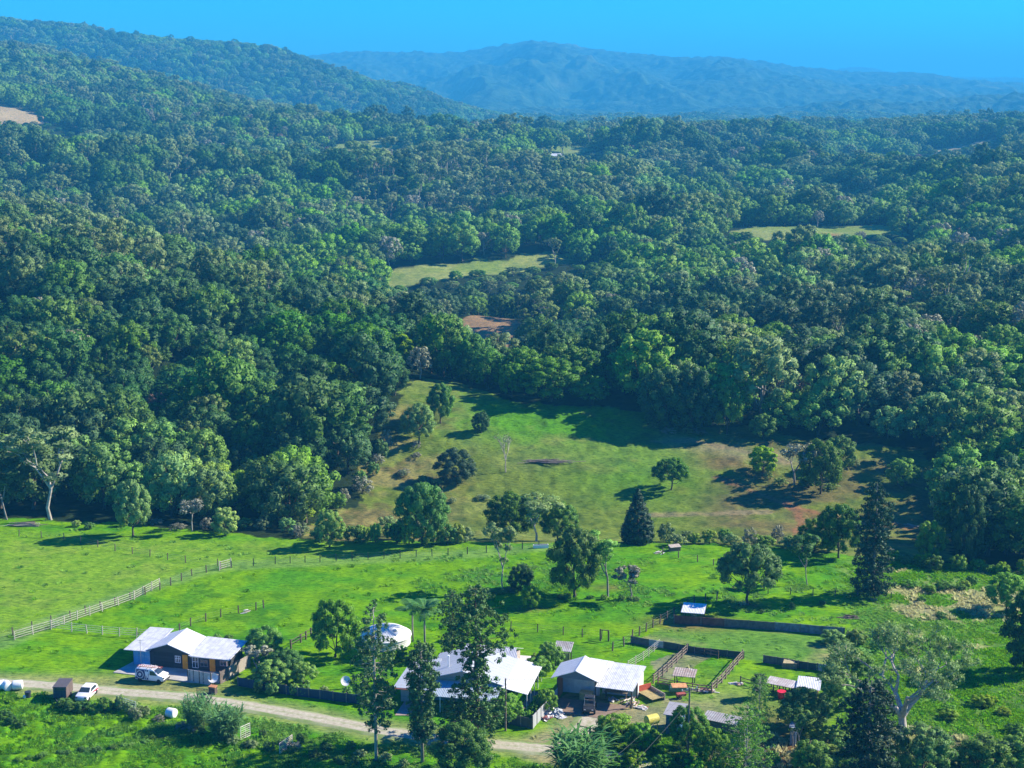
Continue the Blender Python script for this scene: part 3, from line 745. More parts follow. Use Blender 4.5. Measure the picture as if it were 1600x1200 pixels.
def P_pine(seed, prof, h=20., w=8., nb=110, kind='pine', bark='pale', tuft=.55, per=34, size=.2, tr=.02, droop=-.12, tufts=3, bare=0.0):
    """araucaria: straight bole, whorls of branches with tufts of leaves at their ends; prof = [(height fraction, radius fraction)]"""
    r = np.random.default_rng(seed); tm = MB()
    R0 = h*tr
    tm.tube([(0, 0, -.5), (0, 0, h*.3), (r.normal(0, .08), 0, h*.7), (0, 0, h*.99)], [R0*1.25, R0, R0*.6, R0*.12], 8)
    hs_, rs_ = zip(*prof); cents = []; rads = []
    z0 = hs_[0]
    for i in range(nb):
        t = z0+(1-z0)*((i+r.random())/nb); rr = np.interp(t, hs_, rs_)*w/2*r.uniform(.72, 1.1)
        a = i*GOLD+r.normal(0, .3); up = droop if t < .6 else droop+.5*(t-.6)
        d = Vector((math.cos(a), math.sin(a), up)).normalized(); s = Vector((0, 0, t*h-rr*.1)); L_ = max(.15, rr-tuft*.5)
        e = s+d*L_; m = s+d*L_*.55+Vector((0, 0, -.06*L_))
        br = max(.02, R0*.16*(1-t*.5))
        tm.tube([s, m, e], [br*1.3, br, br*.5], 4, cap=False)
        k = max(1, int(round(tufts*min(1.3, rr/(w*.3)))))
        for j in range(k):
            q = 1-j*.23
            if q < .25 or r.random() < bare: continue
            side = Vector((-math.sin(a), math.cos(a), 0))*r.normal(0, .16)*L_
            c = s.lerp(e, q)+side+Vector((0, 0, r.uniform(0, .25)))
            cents.append(tuple(c)); rads.append(tuft*r.uniform(.75, 1.25)*(1 if t < .93 else .7))
    me = tm.mesh('trunk', True); me.materials.append(BARK[bark])
    V, F, SN = clump_leaves(cents, rads, per, size, r, .35, .8, (.25, 1.05))
    return (me, np_mesh('crown', V, F, [FO[kind]], nrm=SN), h, w)
def P_cone(seed, h=10., w=6., kind='deep', n=90, per=60, size=.16, prof=None, bark='brown'):
    r = np.random.default_rng(seed); prof = prof or [(0, .8), (.12, 1), (.4, .82), (.7, .42), (.9, .16), (1, .04)]
    a_, b_ = zip(*prof); cents = []; rads = []
    for i in range(n):
        t = (i+.5)/n; t = t**1.15; rr = np.interp(t, a_, b_)*w/2; a = i*GOLD
        cents.append((rr*.78*math.cos(a), rr*.78*math.sin(a), .3+t*(h-.5))); rads.append(max(.22, w*.115*(1.15-t*.7))*r.uniform(.8, 1.25))
    tm = MB(); tm.tube([(0, 0, -.4), (0, 0, h*.9)], [h*.02, .03], 6); me = tm.mesh('trunk', True); me.materials.append(BARK[bark])
    return (me, crown_mesh('crown', cents, rads, per, size, FO[kind], r, up=.5, flat=1.1), h, w)
def P_palm(seed, h=9., w=5.6, nf=17):
    r = np.random.default_rng(seed); tm = MB()
    tm.tube([(0, 0, -.3), (0.05, 0, h*.4), (0, 0, h*.72)], [.17, .13, .11], 8)
    me = tm.mesh('trunk', True); me.materials.append(BARK['grey'])
    V = []; F = []
    top = Vector((0, 0, h*.74))
    V += []
    for i in range(nf):
        a = i*2*math.pi/nf+r.normal(0, .12); el = r.uniform(.35, 1.25); Lf = w*.56*r.uniform(.85, 1.1)
        prev = None; d = Vector((math.cos(a)*math.cos(el), math.sin(a)*math.cos(el), math.sin(el))); p = top.copy()
        for s in range(12):
            q = p+d*Lf/12; side = d.cross(Vector((0, 0, 1))).normalized(); lw = Lf*.36*math.sin(math.pi*min(1, (s+1.6)/13))
            for sg in (-1, 1):
                e = p+side*sg*lw+d*lw*.5-Vector((0, 0, lw*.35)); k = len(V)
                V += [tuple(p), tuple(p.lerp(q, 1.0)), tuple(e+(q-p)*.35), tuple(e)]; F.append((k, k+1, k+2, k+3))
            p = q; d = (d+Vector((0, 0, -.13))).normalized()
    return (me, np_mesh('crown', np.array(V), np.array(F), [FO['cane']]), h, w)
def P_cane(seed, h=5., w=5., ns=60, kind='cane'):
    """clump of tall reedy stems with long arching leaves"""
    r = np.random.default_rng(seed); V = []; F = []; tm = MB()
    for i in range(ns):
        a = r.uniform(0, 2*math.pi); rr = w*.28*math.sqrt(r.random()); b = Vector((rr*math.cos(a), rr*math.sin(a), 0))
        ln = Vector((math.cos(a)*.3*r.random(), math.sin(a)*.3*r.random(), 1)).normalized(); hh = h*r.uniform(.5, .85)
        tm.tube([b, b+ln*hh], [.04, .02], 3, cap=False)
        for j in range(9):
            p = b+ln*hh*(.25+.75*j/8); a2 = r.uniform(0, 2*math.pi); d = Vector((math.cos(a2), math.sin(a2), r.uniform(.6, 1.6))).normalized()
            Ll = h*r.uniform(.22, .36); sd_ = d.cross(Vector((0, 0, 1))).normalized()*.075; k0 = len(V); 
            for s in range(5):
                wq = (1, 1.1, .9, .6, .1)[s]
                V += [tuple(p-sd_*wq), tuple(p+sd_*wq)]
                if s: k = len(V); F.append((k-4, k-3, k-1, k-2))
                p = p+d*Ll/4; d = (d+Vector((0, 0, -.32))).normalized()
    me = tm.mesh('trunk', True); me.materials.append(paint('cane_stems', (.16, .2, .07), .8))
    return (me, np_mesh('crown', np.array(V), np.array(F), [FO[kind]]), h, w)

# prototypes: near ones carry small leaves, the forest ones larger leaf clumps
PROTO['broad'] = [P_broad(1, 0, 'dark', 10, 11, 70, 150, .17, h0=1.4, low=-.75, cr=.16), P_broad(2, 0, 'dark', 10, 10, 64, 150, .17, h0=1.2, low=-.8, cr=.16)]
PROTO['broadlime'] = [P_broad(3, 0, 'lime', 6, 5.5, 40, 120, .14, h0=.5, low=-.8)]
PROTO['broadmid'] = [P_broad(4, 0, 'mid', 9, 9, 56, 130, .17, h0=1.3, low=-.75, cr=.16), P_broad(5, 0, 'mid', 8, 9, 54, 130, .16, h0=.8, low=-.8, cr=.16)]
PROTO['broaddeep'] = [P_broad(6, 0, 'deep', 9, 10, 64, 150, .16, h0=.5, low=-.9, cr=.17), P_broad(7, 0, 'deep', 10, 9, 64, 150, .17, h0=.5, low=-.9, cr=.17)]
PROTO['spread'] = [P_broad(8, 0, 'dark', 9, 11, 70, 120, .17, h0=2.0, low=-.45, cr=.13, nl=18)]
PROTO['gum'] = [P_gum(11, 'olive', 12, 7, per=50, size=.17, h0=3.4, cr=.17, bark='pale'), P_gum(12, 'mid', 11, 8, per=50, size=.17, h0=2.2, cr=.16, bark='grey')]
PROTO['gumdark'] = [P_gum(13, 'dark', 10, 6, per=60, size=.15, h0=2.6, cr=.18, bark='grey')]
PROTO['bare'] = [P_bare(14, 'grey'), P_bare(15, 'grey', levels=4, h=6, w=5, per=30)]
PROTO['dead'] = [P_bare(16, 'grey', per=1, size=.08, bark='pale', levels=4, h=6, w=6)]
PROTO['bush'] = [P_broad(17, 0, 'mid', 3, 3.6, 26, 70, .12, h0=.1, low=-.8), P_broad(18, 0, 'dark', 3, 3.4, 26, 70, .12, h0=.1, low=-.8), P_broad(19, 0, 'olive', 2.6, 3.2, 24, 60, .12, h0=.1, low=-.8, coreon=False)]
PROTO['bushlime'] = [P_broad(20, 0, 'lime', 3, 3.6, 24, 70, .12, h0=.1, low=-.8)]
PROTO['bushgrey'] = [P_broad(21, 0, 'grey', 3, 3.4, 22, 50, .12, h0=.1, low=-.7, coreon=False)]
PROTO['palm'] = [P_palm(22), P_palm(23, nf=13)]
PROTO['cane'] = [P_cane(24, ns=110), P_cane(25, ns=90)]
PROTO['cone'] = [P_cone(26, kind='jet')]
PROTO['column'] = [P_pine(27, [(.2, .5), (.3, .8), (.5, .75), (.65, 1), (.85, 1), (.95, .7), (1, .2)], 15, 4.2, 150, 'pine', 'grey', .42, 40, .12, .012, tufts=2)]
PROTO['hoop'] = [P_pine(28, [(.2, .4), (.28, .55), (.4, .75), (.55, 1), (.72, .95), (.85, .5), (.95, .45), (1, .1)], 20, 8, 120, 'pine', 'pale', .45, 40, .13, .012, bare=.25)]
PROTO['bunya'] = [P_pine(29, [(.05, .8), (.2, 1.0), (.36, .8), (.46, .3), (.56, .3), (.62, 1.1), (.76, 1.05), (.9, .7), (1, .2)], 21, 10.5, 135, 'pine', 'brown', .52, 46, .15, .015, tufts=4, bare=.1)]
PROTO['tallpine'] = [P_pine(30, [(.04, .7), (.15, 1.0), (.4, .85), (.5, .7), (.62, .9), (.8, .8), (.92, .5), (1, .2)], 17, 7, 115, 'jet', 'grey', .52, 44, .15, .014)]
PROTO['wiry'] = [P_pine(31, [(.1, 1.0), (.3, 1.0), (.5, .8), (.7, .7), (.85, .55), (1, .15)], 12, 8, 110, 'mid', 'pale', .45, 24, .11, .01, droop=.35, bare=.25)]
# forest kinds
FOREST = ['forest_dark', 'forest_deep', 'forest_mid', 'forest_olive', 'forest_gum', 'forest_grey', 'forest_lime', 'forest_rust', 'forest_tall']
PROTO['forest_dark'] = [P_broad(40+i, 0, 'dark', 15, 16, 58, 75, .33, h0=2.2, low=-.75, cr=.165) for i in range(3)]
PROTO['forest_deep'] = [P_broad(50+i, 0, 'deep', 15, 14, 50, 75, .32, h0=2, low=-.8, cr=.18, shape=.85) for i in range(2)]
PROTO['forest_mid'] = [P_broad(60+i, 0, 'mid', 14, 14.5, 52, 75, .32, h0=2, low=-.75, cr=.16) for i in range(2)]
PROTO['forest_olive'] = [P_broad(70+i, 0, 'olive', 16, 13, 46, 70, .3, h0=3.5, low=-.6, cr=.155, bark='grey') for i in range(2)]
PROTO['forest_gum'] = [P_gum(80+i, 'olive', 18, 13, per=44, size=.28, h0=5, cr=.155) for i in range(2)]
PROTO['forest_grey'] = [P_broad(90, 0, 'grey', 13, 11, 40, 60, .27, h0=3, low=-.6, cr=.155, bark='pale', coreon=False)]
PROTO['forest_lime'] = [P_broad(93, 0, 'lime', 11, 10, 36, 70, .3, h0=2, low=-.7, cr=.18)]
PROTO['forest_rust'] = [P_broad(95, 0, 'rust', 11, 10, 34, 60, .28, h0=2, low=-.6, cr=.17, coreon=False)]
PROTO['forest_tall'] = [P_broad(97, 0, 'deep', 19, 11, 48, 70, .32, h0=2.5, low=-.8, cr=.19, shape=.7)]

FIRST = {}
def plant(kind, var, loc, sx, sz, rz, name, label, cat, group=None):
    pr = PROTO[kind]; v = var % len(pr); key = (kind, v)
    tm, cm, h, w = pr[v]
    if key not in FIRST:
        o = thing(name, label, cat, loc, rz, group); t = link('trunk' if cat != 'shrub' else 'stem', tm, o); c = link('crown', cm, o)
        o.scale = (sx, sx, sz); FIRST[key] = (o, t, c); return o
    o0, t0, c0 = FIRST[key]
    o = thing(name, label, cat, loc, rz, group); o.scale = (sx, sx, sz)
    for ch in (t0, c0):
        c = ch.copy(); col.objects.link(c); c.parent = o
    return o
NAMES = {'broad':'broadleaf_tree','broadlime':'young_tree','broadmid':'broadleaf_tree','broaddeep':'dense_tree','spread':'spreading_tree','gum':'gum_tree','gumdark':'gum_tree','bare':'bare_tree','dead':'dead_tree','bush':'bush','bushlime':'bush','bushgrey':'bush','palm':'palm_tree','cane':'cane_clump','cone':'conifer_tree','column':'columnar_tree','hoop':'hoop_pine','bunya':'bunya_pine','tallpine':'hoop_pine','wiry':'wiry_pine'}
TREES = []
def tree(kind, px, py, hp, wp, label, var=0, cat=None, group=None, rz=None):
    """a tree whose foot, height and width are read off the photograph (1600 px wide) and turned into metres"""
    p = P(px, py); k = pxm(p.y, p.z); pr = PROTO[kind][var % len(PROTO[kind])]
    hm = hp/(k*math.cos(PITCH+math.atan((py-600)/FPX))); wm = wp/k
    if kind[:3] == 'gum' or kind == 'bare': wm *= 1.35
    cat = cat or ('bush' if kind.startswith('bush') else 'palm' if kind == 'palm' else 'plant' if kind == 'cane' else 'tree')
    o = plant(kind, var, p, wm/pr[3], hm/pr[2], random.uniform(0, 6.28) if rz is None else rz, NAMES[kind], label, cat, group)
    TREES.append((p.x, p.y, wm/2)); return o

# trees that stand alone on the paddocks, round the houses and in the valley
T = [
 ('gum', 80, 812, 150, 105, 'tall forked gum with pale bare trunks at the edge of the left forest', 0),
 ('gumdark', 12, 812, 96, 66, 'small leaning gum with open crown at the left end of the forest edge', 0),
 ('broadmid', 208, 838, 90, 58, 'bright green tree standing alone in front of the left forest edge', 0),
 ('bare', 300, 830, 52, 46, 'grey leafless rounded tree at the edge of the left paddock', 0),
 ('broadlime', 352, 836, 44, 44, 'light green bushy tree right of the grey leafless tree', 0),
 ('broadmid', 515, 855, 58, 50, 'rounded bright green tree on the paddock edge near the long wire fence', 1),
 ('broad', 660, 852, 100, 82, 'large dark tree standing behind the long wire fence', 0),
 ('gum', 786, 922, 106, 44, 'tall thin gum with sparse crown in the middle paddock', 0),
 ('broaddeep', 814, 921, 40, 42, 'dark round bush tree at the foot of the tall thin gum', 0),
 ('broadmid', 828, 951, 36, 34, 'small round tree on a bare mound in the middle paddock', 1),
 ('broad', 898, 933, 108, 88, 'biggest dark spreading tree of the middle paddock group', 1),
 ('gum', 950, 933, 96, 66, 'open airy tree with visible branches beside the biggest dark paddock tree', 1),
 ('bare', 985, 935, 52, 48, 'greyish rounded tree at the right end of the middle paddock group', 1),
 ('cone', 996, 848, 82, 56, 'dark pointed conifer at the gully edge behind the middle paddock', 0),
 ('spread', 1168, 946, 96, 106, 'wide dark spreading tree behind the long iron arena wall', 0),
 ('gumdark', 1262, 914, 76, 44, 'slender gum with two small leaf tiers near the tall hoop pine', 0),
 ('tallpine', 1362, 932, 174, 70, 'tall dark hoop pine standing on the right paddock', 0),
 ('broadmid', 1572, 955, 58, 66, 'rounded green tree by the right edge in the dry grass', 0),
 ('broaddeep', 1608, 1050, 130, 84, 'very dark dense tree cut by the right edge', 1),
 ('spread', 1049, 766, 50, 58, 'lone umbrella shaped tree on the valley meadow', 0),
 ('broaddeep', 1040, 668, 96, 84, 'left dark dense tree of the clump on the valley ridge', 0),
 ('broaddeep', 1082, 672, 100, 84, 'middle dark dense tree of the clump on the valley ridge', 1),
 ('broadmid', 1136, 678, 82, 52, 'olive green rounded tree at the right end of the valley ridge clump', 0),
 ('broad', 1192, 686, 40, 42, 'small dark round tree right of the valley ridge clump', 1),
 ('broad', 1282, 772, 86, 72, 'grey green domed tree with pale trunk in the dry valley clump', 0),
 ('broad', 1312, 738, 58, 50, 'smaller domed tree just behind the grey green one in the dry valley clump', 1),
 ('bare', 1240, 758, 66, 62, 'leafless grey twiggy tree in the dry valley clump', 0),
 ('broadlime', 1192, 740, 44, 50, 'light green shrubby tree left of the leafless one in the dry valley clump', 0),
 ('broadmid', 1410, 762, 46, 54, 'low light green tree alone on the brown valley slope', 1),
 ('broadmid', 655, 692, 62, 56, 'rounded grey green tree on the dry slope under the forest corner', 0),
 ('broad', 688, 660, 62, 46, 'dark tree at the top of the dry slope beside the meadow', 1),
 ('broaddeep', 752, 676, 34, 28, 'tiny round tree on the upper valley meadow', 0),
 ('broaddeep', 712, 756, 56, 62, 'dark ragged thicket tree on the dry valley slope', 1),
 ('dead', 790, 738, 56, 42, 'dead leafless tree on the valley slope', 0),
 ('broad', 800, 842, 72, 84, 'wide dark tree in the gully left of the conifer', 0),
 ('broad', 872, 845, 62, 60, 'dark bluish round tree in the gully beside the wide one', 1),
 ('gum', 838, 846, 70, 66, 'pale trunked olive gum in front of the dark gully trees', 0),
 ('broad', 1310, 872, 86, 70, 'dark tree behind the tall hoop pine', 0),
 ('broadmid', 1272, 862, 52, 56, 'grey green tree in the gully left of the tall hoop pine', 1),
 ('broadmid', 1452, 876, 62, 52, 'drooping light olive tree at the forest edge right of the hoop pine', 1),
 ('broaddeep', 1508, 880, 122, 54, 'tall dark vine covered tree at the right forest edge', 1),
 ('broad', 860, 628, 70, 104, 'broad dark tree on the skyline of the valley meadow', 1),
 ('broadmid', 925, 632, 46, 56, 'pale green low tree right of the broad meadow skyline tree', 0),
 ('broad', 800, 622, 56, 48, 'rounded tree left of the broad meadow skyline tree', 0),
 # round the houses
 ('broadmid', 415, 1030, 50, 66, 'dark green round garden tree behind the dark house', 1),
 ('bare', 402, 1058, 44, 52, 'grey green feathery garden tree by the paling fence end', 1),
 ('broad', 447, 1060, 44, 62, 'dark garden tree in the middle of the hedge group', 0),
 ('broadmid', 425, 1073, 40, 58, 'leafy green garden tree nearest the paling fence', 0),
 ('broadmid', 474, 1070, 34, 46, 'light green garden tree at the right end of the hedge group', 1),
 ('broadmid', 524, 1026, 88, 84, 'thick trunked garden tree beside the white water tank', 1),
 ('palm', 664, 1018, 84, 64, 'right palm with grey trunk behind the main homestead', 0),
 ('palm', 645, 1002, 68, 58, 'left palm behind the main homestead', 1),
 ('hoop', 588, 1188, 232, 84, 'tall hoop pine with bare pale bole beside the gravel drive', 0),
 ('column', 660, 1192, 178, 54, 'narrow dark columnar pine in front of the homestead porch', 0),
 ('bunya', 744, 1150, 222, 118, 'biggest bunya pine with domed crown in front of the homestead', 0),
 ('bunya', 707, 1030, 104, 52, 'second bunya pine half hidden behind the biggest one', 0),
 ('broad', 722, 1215, 82, 100, 'dark bushy tree below the bunya pine at the bottom edge', 0),
 ('broadmid', 790, 1130, 44, 52, 'leafy garden tree right of the bunya pine', 0),
 ('broadmid', 858, 1050, 46, 46, 'tall dense hedge tree by the small iron shelter', 1),
 ('broadmid', 840, 1060, 34, 44, 'rounded garden tree between homestead and workshop', 0),
 ('broadmid', 852, 1112, 34, 40, 'garden tree beside the pale wall left of the workshop', 1),
 ('broad', 1073, 1172, 68, 62, 'dense glossy dark tree in front of the blue hut', 0),
 ('broadmid', 960, 1160, 42, 66, 'wide bush tree left of the yellow tank', 0),
 ('broadmid', 1000, 1172, 40, 52, 'bush tree in front of the yellow tank', 1),
 ('cane', 905, 1215, 72, 104, 'large clump of long bladed cane by the drive bend', 0),
 ('cane', 308, 1138, 54, 52, 'left clump of tall cane beside the drive', 1),
 ('cane', 352, 1152, 50, 62, 'right clump of tall cane beside the drive', 0),
 ('wiry', 1165, 1215, 108, 100, 'wiry half bare pine at the bottom edge', 0),
 ('wiry', 1185, 1150, 88, 56, 'feathery dark pine behind the wiry half bare one', 0),
 ('column', 1186, 1090, 36, 26, 'small dark columnar pine beside the row of pens', 0),
 ('broad', 1255, 1140, 62, 82, 'dark bushy tree in front of the red bin shelter', 1),
 ('gumdark', 1250, 1178, 76, 42, 'dark narrow gum below the red bin shelter', 0),
 ('broadmid', 1265, 1212, 54, 62, 'leafy bush tree at the bottom edge right of the bare patch', 0),
 ('broadmid', 1110, 1195, 56, 60, 'scrubby tree between the glossy tree and the wiry pine', 1),
 ('tallpine', 1352, 1262, 190, 110, 'dark pine growing under the great pale fig at the bottom', 0),
 ('wiry', 1346, 1222, 96, 46, 'thin ladder like pine with bare side branches beside the power pole', 0),
 ('broad', 1440, 1220, 84, 96, 'dark bushy tree under the right side of the great pale fig', 0),
 ('broadmid', 1540, 1216, 62, 100, 'leafy tree at the bottom right of the great pale fig', 0),
 ('broadmid', 1596, 1212, 62, 80, 'bright leafy tree in the bottom right corner', 1),
 ('broadmid', 1330, 1060, 42, 72, 'low green tree overgrowing the end of the grey wall', 0),
 ('broadmid', 1310, 1105, 46, 60, 'olive bush tree right of the white pen roof', 1),
 ('gumdark', 1238, 1168, 60, 36, 'bluish narrow tree beside the bare earth strip', 0),
]
for t in T: tree(*t)
def P_fig(seed, h=15., w=22.):
    r = np.random.default_rng(seed); tm = MB(); tips = []
    def grow(p, d, L_, rad, lev):
        q = p+d*L_; m = p.lerp(q, .5)+Vector(r.normal(0, .07*L_, 3))
        tm.tube([p, m, q], [rad, rad*.85, rad*.68], 7 if lev < 2 else (4 if lev < 4 else 3), cap=False)
        if lev >= 7: tips.append(q); return
        if lev > 4: tips.append(m)
        for i in range(4 if lev == 0 else 2):
            a = r.uniform(0, 2*math.pi) if lev else i*math.pi/2+r.normal(0, .2); sp = r.uniform(.35, .8) if lev else r.uniform(.55, .95)
            nd = (d*.9+Vector((math.cos(a)*sp, math.sin(a)*sp, r.uniform(-.05, .22)))).normalized()
            grow(q, nd, L_*r.uniform(.68, .9), rad*.64, lev+1)
    grow(Vector((0, 0, -.4)), Vector((0, 0, 1)), 1.2, .2, 0)
    T_ = np.array([tuple(t) for t in tips]); sx = (w/2)/np.percentile(np.hypot(T_[:, 0], T_[:, 1]), 93); sz = h/T_[:, 2].max()
    tm.v = [(x*sx, y*sx, z*sz) for x, y, z in tm.v]; T_ = T_*np.array((sx, sx, sz))
    me = tm.mesh('trunk', True); me.materials.append(BARK['pale'])
    V, F, SN = clump_leaves([tuple(t) for t in T_], r.uniform(.5, 1.1, len(T_)), 44, .14, r, .3, .7, (.2, 1.1))
    return (me, np_mesh('crown', V, F, [FO['fig']], nrm=SN), h, w)
PROTO['fig'] = [P_fig(33)]; NAMES['fig'] = 'fig_tree'
tree('fig', 1408, 1150, 152, 232, 'great spreading fig with pale bare limbs and thin leaves', 0)
# ------------------------------------------------------------------ roads, paths, slabs
def ribbon(name, line, half, m, dz=.05, step=1.0):
    pts = []
    for (x0, y0), (x1, y1) in zip(line[:-1], line[1:]):
        n = max(1, int(math.hypot(x1-x0, y1-y0)/step))
        for i in range(n): pts.append((x0+(x1-x0)*i/n, y0+(y1-y0)*i/n))
    pts.append(line[-1]); pts = np.array(pts)
    for _ in range(6): pts[1:-1] = (pts[:-2]+2*pts[1:-1]+pts[2:])/4
    d = np.gradient(pts, axis=0); nn = np.stack([-d[:, 1], d[:, 0]], 1); nn /= np.linalg.norm(nn, axis=1, keepdims=True)
    K = 9; V = []
    for k in range(K):
        s = (k/(K-1)-.5)*2
        wv = half*(1+.22*(fbm(pts[:, 0]/2.2+40*(s > 0), pts[:, 1]/2.2, 3, 8)-.5)*(abs(s) > .9)*2)
        q = pts+nn*(s*wv)[:, None]; z = hgt(q[:, 0], q[:, 1])+dz*(1 if abs(s) < .99 else -1.5)+.03*(1-s*s)
        V.append(np.stack([q[:, 0], q[:, 1], z], 1))
    V = np.stack(V, 1); n = len(pts); V = V.reshape(-1, 3)
    i = np.arange(n-1)[:, None]*K+np.arange(K-1)[None]
    F = np.stack([i, i+K, i+K+1, i+1], -1).reshape(-1, 4)
    me = np_mesh(name, V, F, [m], True)
    a = me.attributes.new('across', 'FLOAT', 'POINT'); a.data.foreach_set('value', np.tile(np.linspace(-1, 1, K), n).astype(np.float32))
    o = link(name, me); o['kind'] = 'structure'; return o
def b_gravel(nt, out):
    at = N(nt, 'ShaderNodeAttribute', attribute_name='across'); ge = N(nt, 'ShaderNodeNewGeometry')
    n1 = N(nt, 'ShaderNodeTexNoise', _Scale=1.6, _Detail=5.0, _Roughness=.7); n2 = N(nt, 'ShaderNodeTexNoise', _Scale=.35, _Detail=4.0)
    for n in (n1, n2): L(nt, ge.outputs['Position'], n.inputs['Vector'])
    ab = N(nt, 'ShaderNodeMath', operation='ABSOLUTE'); L(nt, at.outputs['Fac'], ab.inputs[0])
    ad = N(nt, 'ShaderNodeMath', operation='MULTIPLY_ADD'); L(nt, n1.outputs[0], ad.inputs[0]); ad.inputs[1].default_value = .55; L(nt, ab.outputs[0], ad.inputs[2])
    g = ramp(nt, n1.outputs[0], [(.3, (.30, .27, .18)), (.7, (.50, .46, .35))])
    # wheel tracks pale, crown and verges grassy
    r = ramp(nt, ad.outputs[0], [(.26, (.5, .5, .5)), (.42, (0, 0, 0)), (.82, (0, 0, 0)), (1.12/1.2, (1, 1, 1))])
    m2 = N(nt, 'ShaderNodeMath', operation='MULTIPLY'); L(nt, r.outputs[0], m2.inputs[0]); r2 = ramp(nt, n2.outputs[0], [(.35, (.4, .4, .4)), (.6, (1, 1, 1))]); L(nt, r2.outputs[0], m2.inputs[1])
    c = mixc(nt, m2.outputs[0], g.outputs[0], (.16, .24, .06))
    p = N(nt, 'ShaderNodeBsdfPrincipled', _Roughness=.9); p.inputs['Specular IOR Level'].default_value = .15; L(nt, c, p.inputs['Base Color'])
    bm = N(nt, 'ShaderNodeBump', _Strength=.5, _Distance=.05); L(nt, n1.outputs[0], bm.inputs['Height']); L(nt, bm.outputs[0], p.inputs['Normal'])
    L(nt, p.outputs[0], out.inputs[0])
gravel = mat('gravel', b_gravel)
ribbon('gravel_road', ROAD+W([(960,1180),(1040,1212)]), 1.75, gravel)
ribbon('gravel_driveway', SPUR, 2.3, gravel, .03)
def pad(name, pxs, m, dz=.08):
    ps = [P(*p) for p in pxs]; zz = sum(p.z for p in ps)/len(ps)
    mb = MB(); n = len(ps)
    top = [Vector((p.x, p.y, zz+dz)) for p in ps]; bot = [v-Vector((0, 0, .5)) for v in top]
    c = sum(top, Vector())/n
    if (top[1]-top[0]).cross(top[2]-top[1]).z < 0: top.reverse(); bot.reverse()
    mb.add(top+bot, [tuple(range(n))]+[(i, i+n, (i+1) % n+n, (i+1) % n) for i in range(n)])
    o = mb.build(name, m); o['kind'] = 'structure'; return o
CONC = paint('concrete_grey', (.42, .40, .37), .85, .14, .8)
pad('concrete_apron', [(177,1051),(209,1034),(358,1052),(345,1068),(298,1067)], CONC, .12)
pad('workshop_apron', [(872,1091),(985,1104),(962,1112),(936,1123),(880,1115)], paint('concrete_brown', (.22, .155, .11), .85, .2, .7), .1)
pad('brick_path', [(617,1118),(641,1118),(652,1095),(633,1095)], paint('path_pink', (.33, .25, .21), .85, .1, 2), .06)
pad('garden_path', [(808,1108),(820,1110),(842,1082),(833,1080)], paint('path_grey', (.2, .17, .15), .85, .1, 2), .05)
pad('pool_deck', [(795,1040),(838,1043),(852,1028),(800,1024)], paint('deck_pale', (.6, .56, .5), .8, .08, 1.5), .12)

# ------------------------------------------------------------------ frames for buildings
def frame(a, b):
    p, q = P(*a), P(*b); z = min(p.z, q.z); d = q-p
    return Vector((p.x, p.y, z)), math.atan2(d.y, d.x), math.hypot(d.x, d.y)
def part(name, root, m, fn, label=None):
    mb = MB(); fn(mb); return mb.build(name, m, root, label=label)
def winpart(root, x0, x1, z0, z1, y, fm, gm, bars=1, cross=True):
    """window on a wall whose outer face is at y (facing -y): frame with its pane as a sub-part"""
    t = .07
    def f(mb):
        mb.box(x0, y-.06, z0, x1, y, z0+t); mb.box(x0, y-.06, z1-t, x1, y, z1)
        mb.box(x0, y-.06, z0+t, x0+t, y, z1-t); mb.box(x1-t, y-.06, z0+t, x1, y, z1-t)
        for i in range(bars):
            xx = x0+(x1-x0)*(i+1)/(bars+1); mb.box(xx-t/2, y-.055, z0+t, xx+t/2, y-.005, z1-t)
        if cross: zz = (z0+z1)/2+.1; mb.box(x0+t, y-.05, zz-t/2, x1-t, y-.006, zz+t/2)
    w_ = part('window', root, fm, f)
    part('pane', w_, gm, lambda mb: mb.box(x0+t, y-.028, z0+t, x1-t, y-.012, z1-t))
def doorpart(root, x0, x1, h, y, m, z0=.06):
    d = part('door', root, m, lambda mb: (mb.box(x0, y-.05, z0, x1, y-.002, z0+h), mb.box(x0+.12, y-.07, z0+.2, x1-.12, y-.05, z0+h*.45), mb.box(x0+.12, y-.07, z0+h*.52, x1-.12, y-.05, z0+h-.15)))
    part('handle', d, STEEL, lambda mb: mb.box(x1-.14, y-.11, z0+1.0, x1-.1, y-.072, z0+1.12))
STEEL = paint('steel', (.5, .5, .5), .4, .1, 4, .8)
GLASS = paint('glass_dark', (.03, .045, .055), .12, .1, 2, spec=.8)
WHITE = paint('white_paint', (.78, .78, .76), .5, .06, 2)
BLACKW = boards('charcoal_boards', (.030, .034, .040), 2, .18, .3)
ROOFW = corr('roof_white', (.68, .69, .70), .45, 0, .22, .06, (.55, .55, .55))
ROOFW2 = corr('roof_weathered', (0.66, 0.67, 0.68), .5, 0, .22, .06, (.47, .48, .49), .46)
BLUEP = corr('blue_sheets', (.14, .46, .78), .6, 0, .25, .3, (.40, .52, .56))
ORANGE = paint('orange_paint', (.85, .33, .015), .5, .05, 2)
TIMBER = paint('timber_weathered', (.22, .17, .13), .85, .3, 5)
TIMBERP = paint('timber_pale', (.42, .36, .28), .85, .25, 4)
DARKT = paint('timber_dark', (.07, .055, .045), .85, .3, 5)

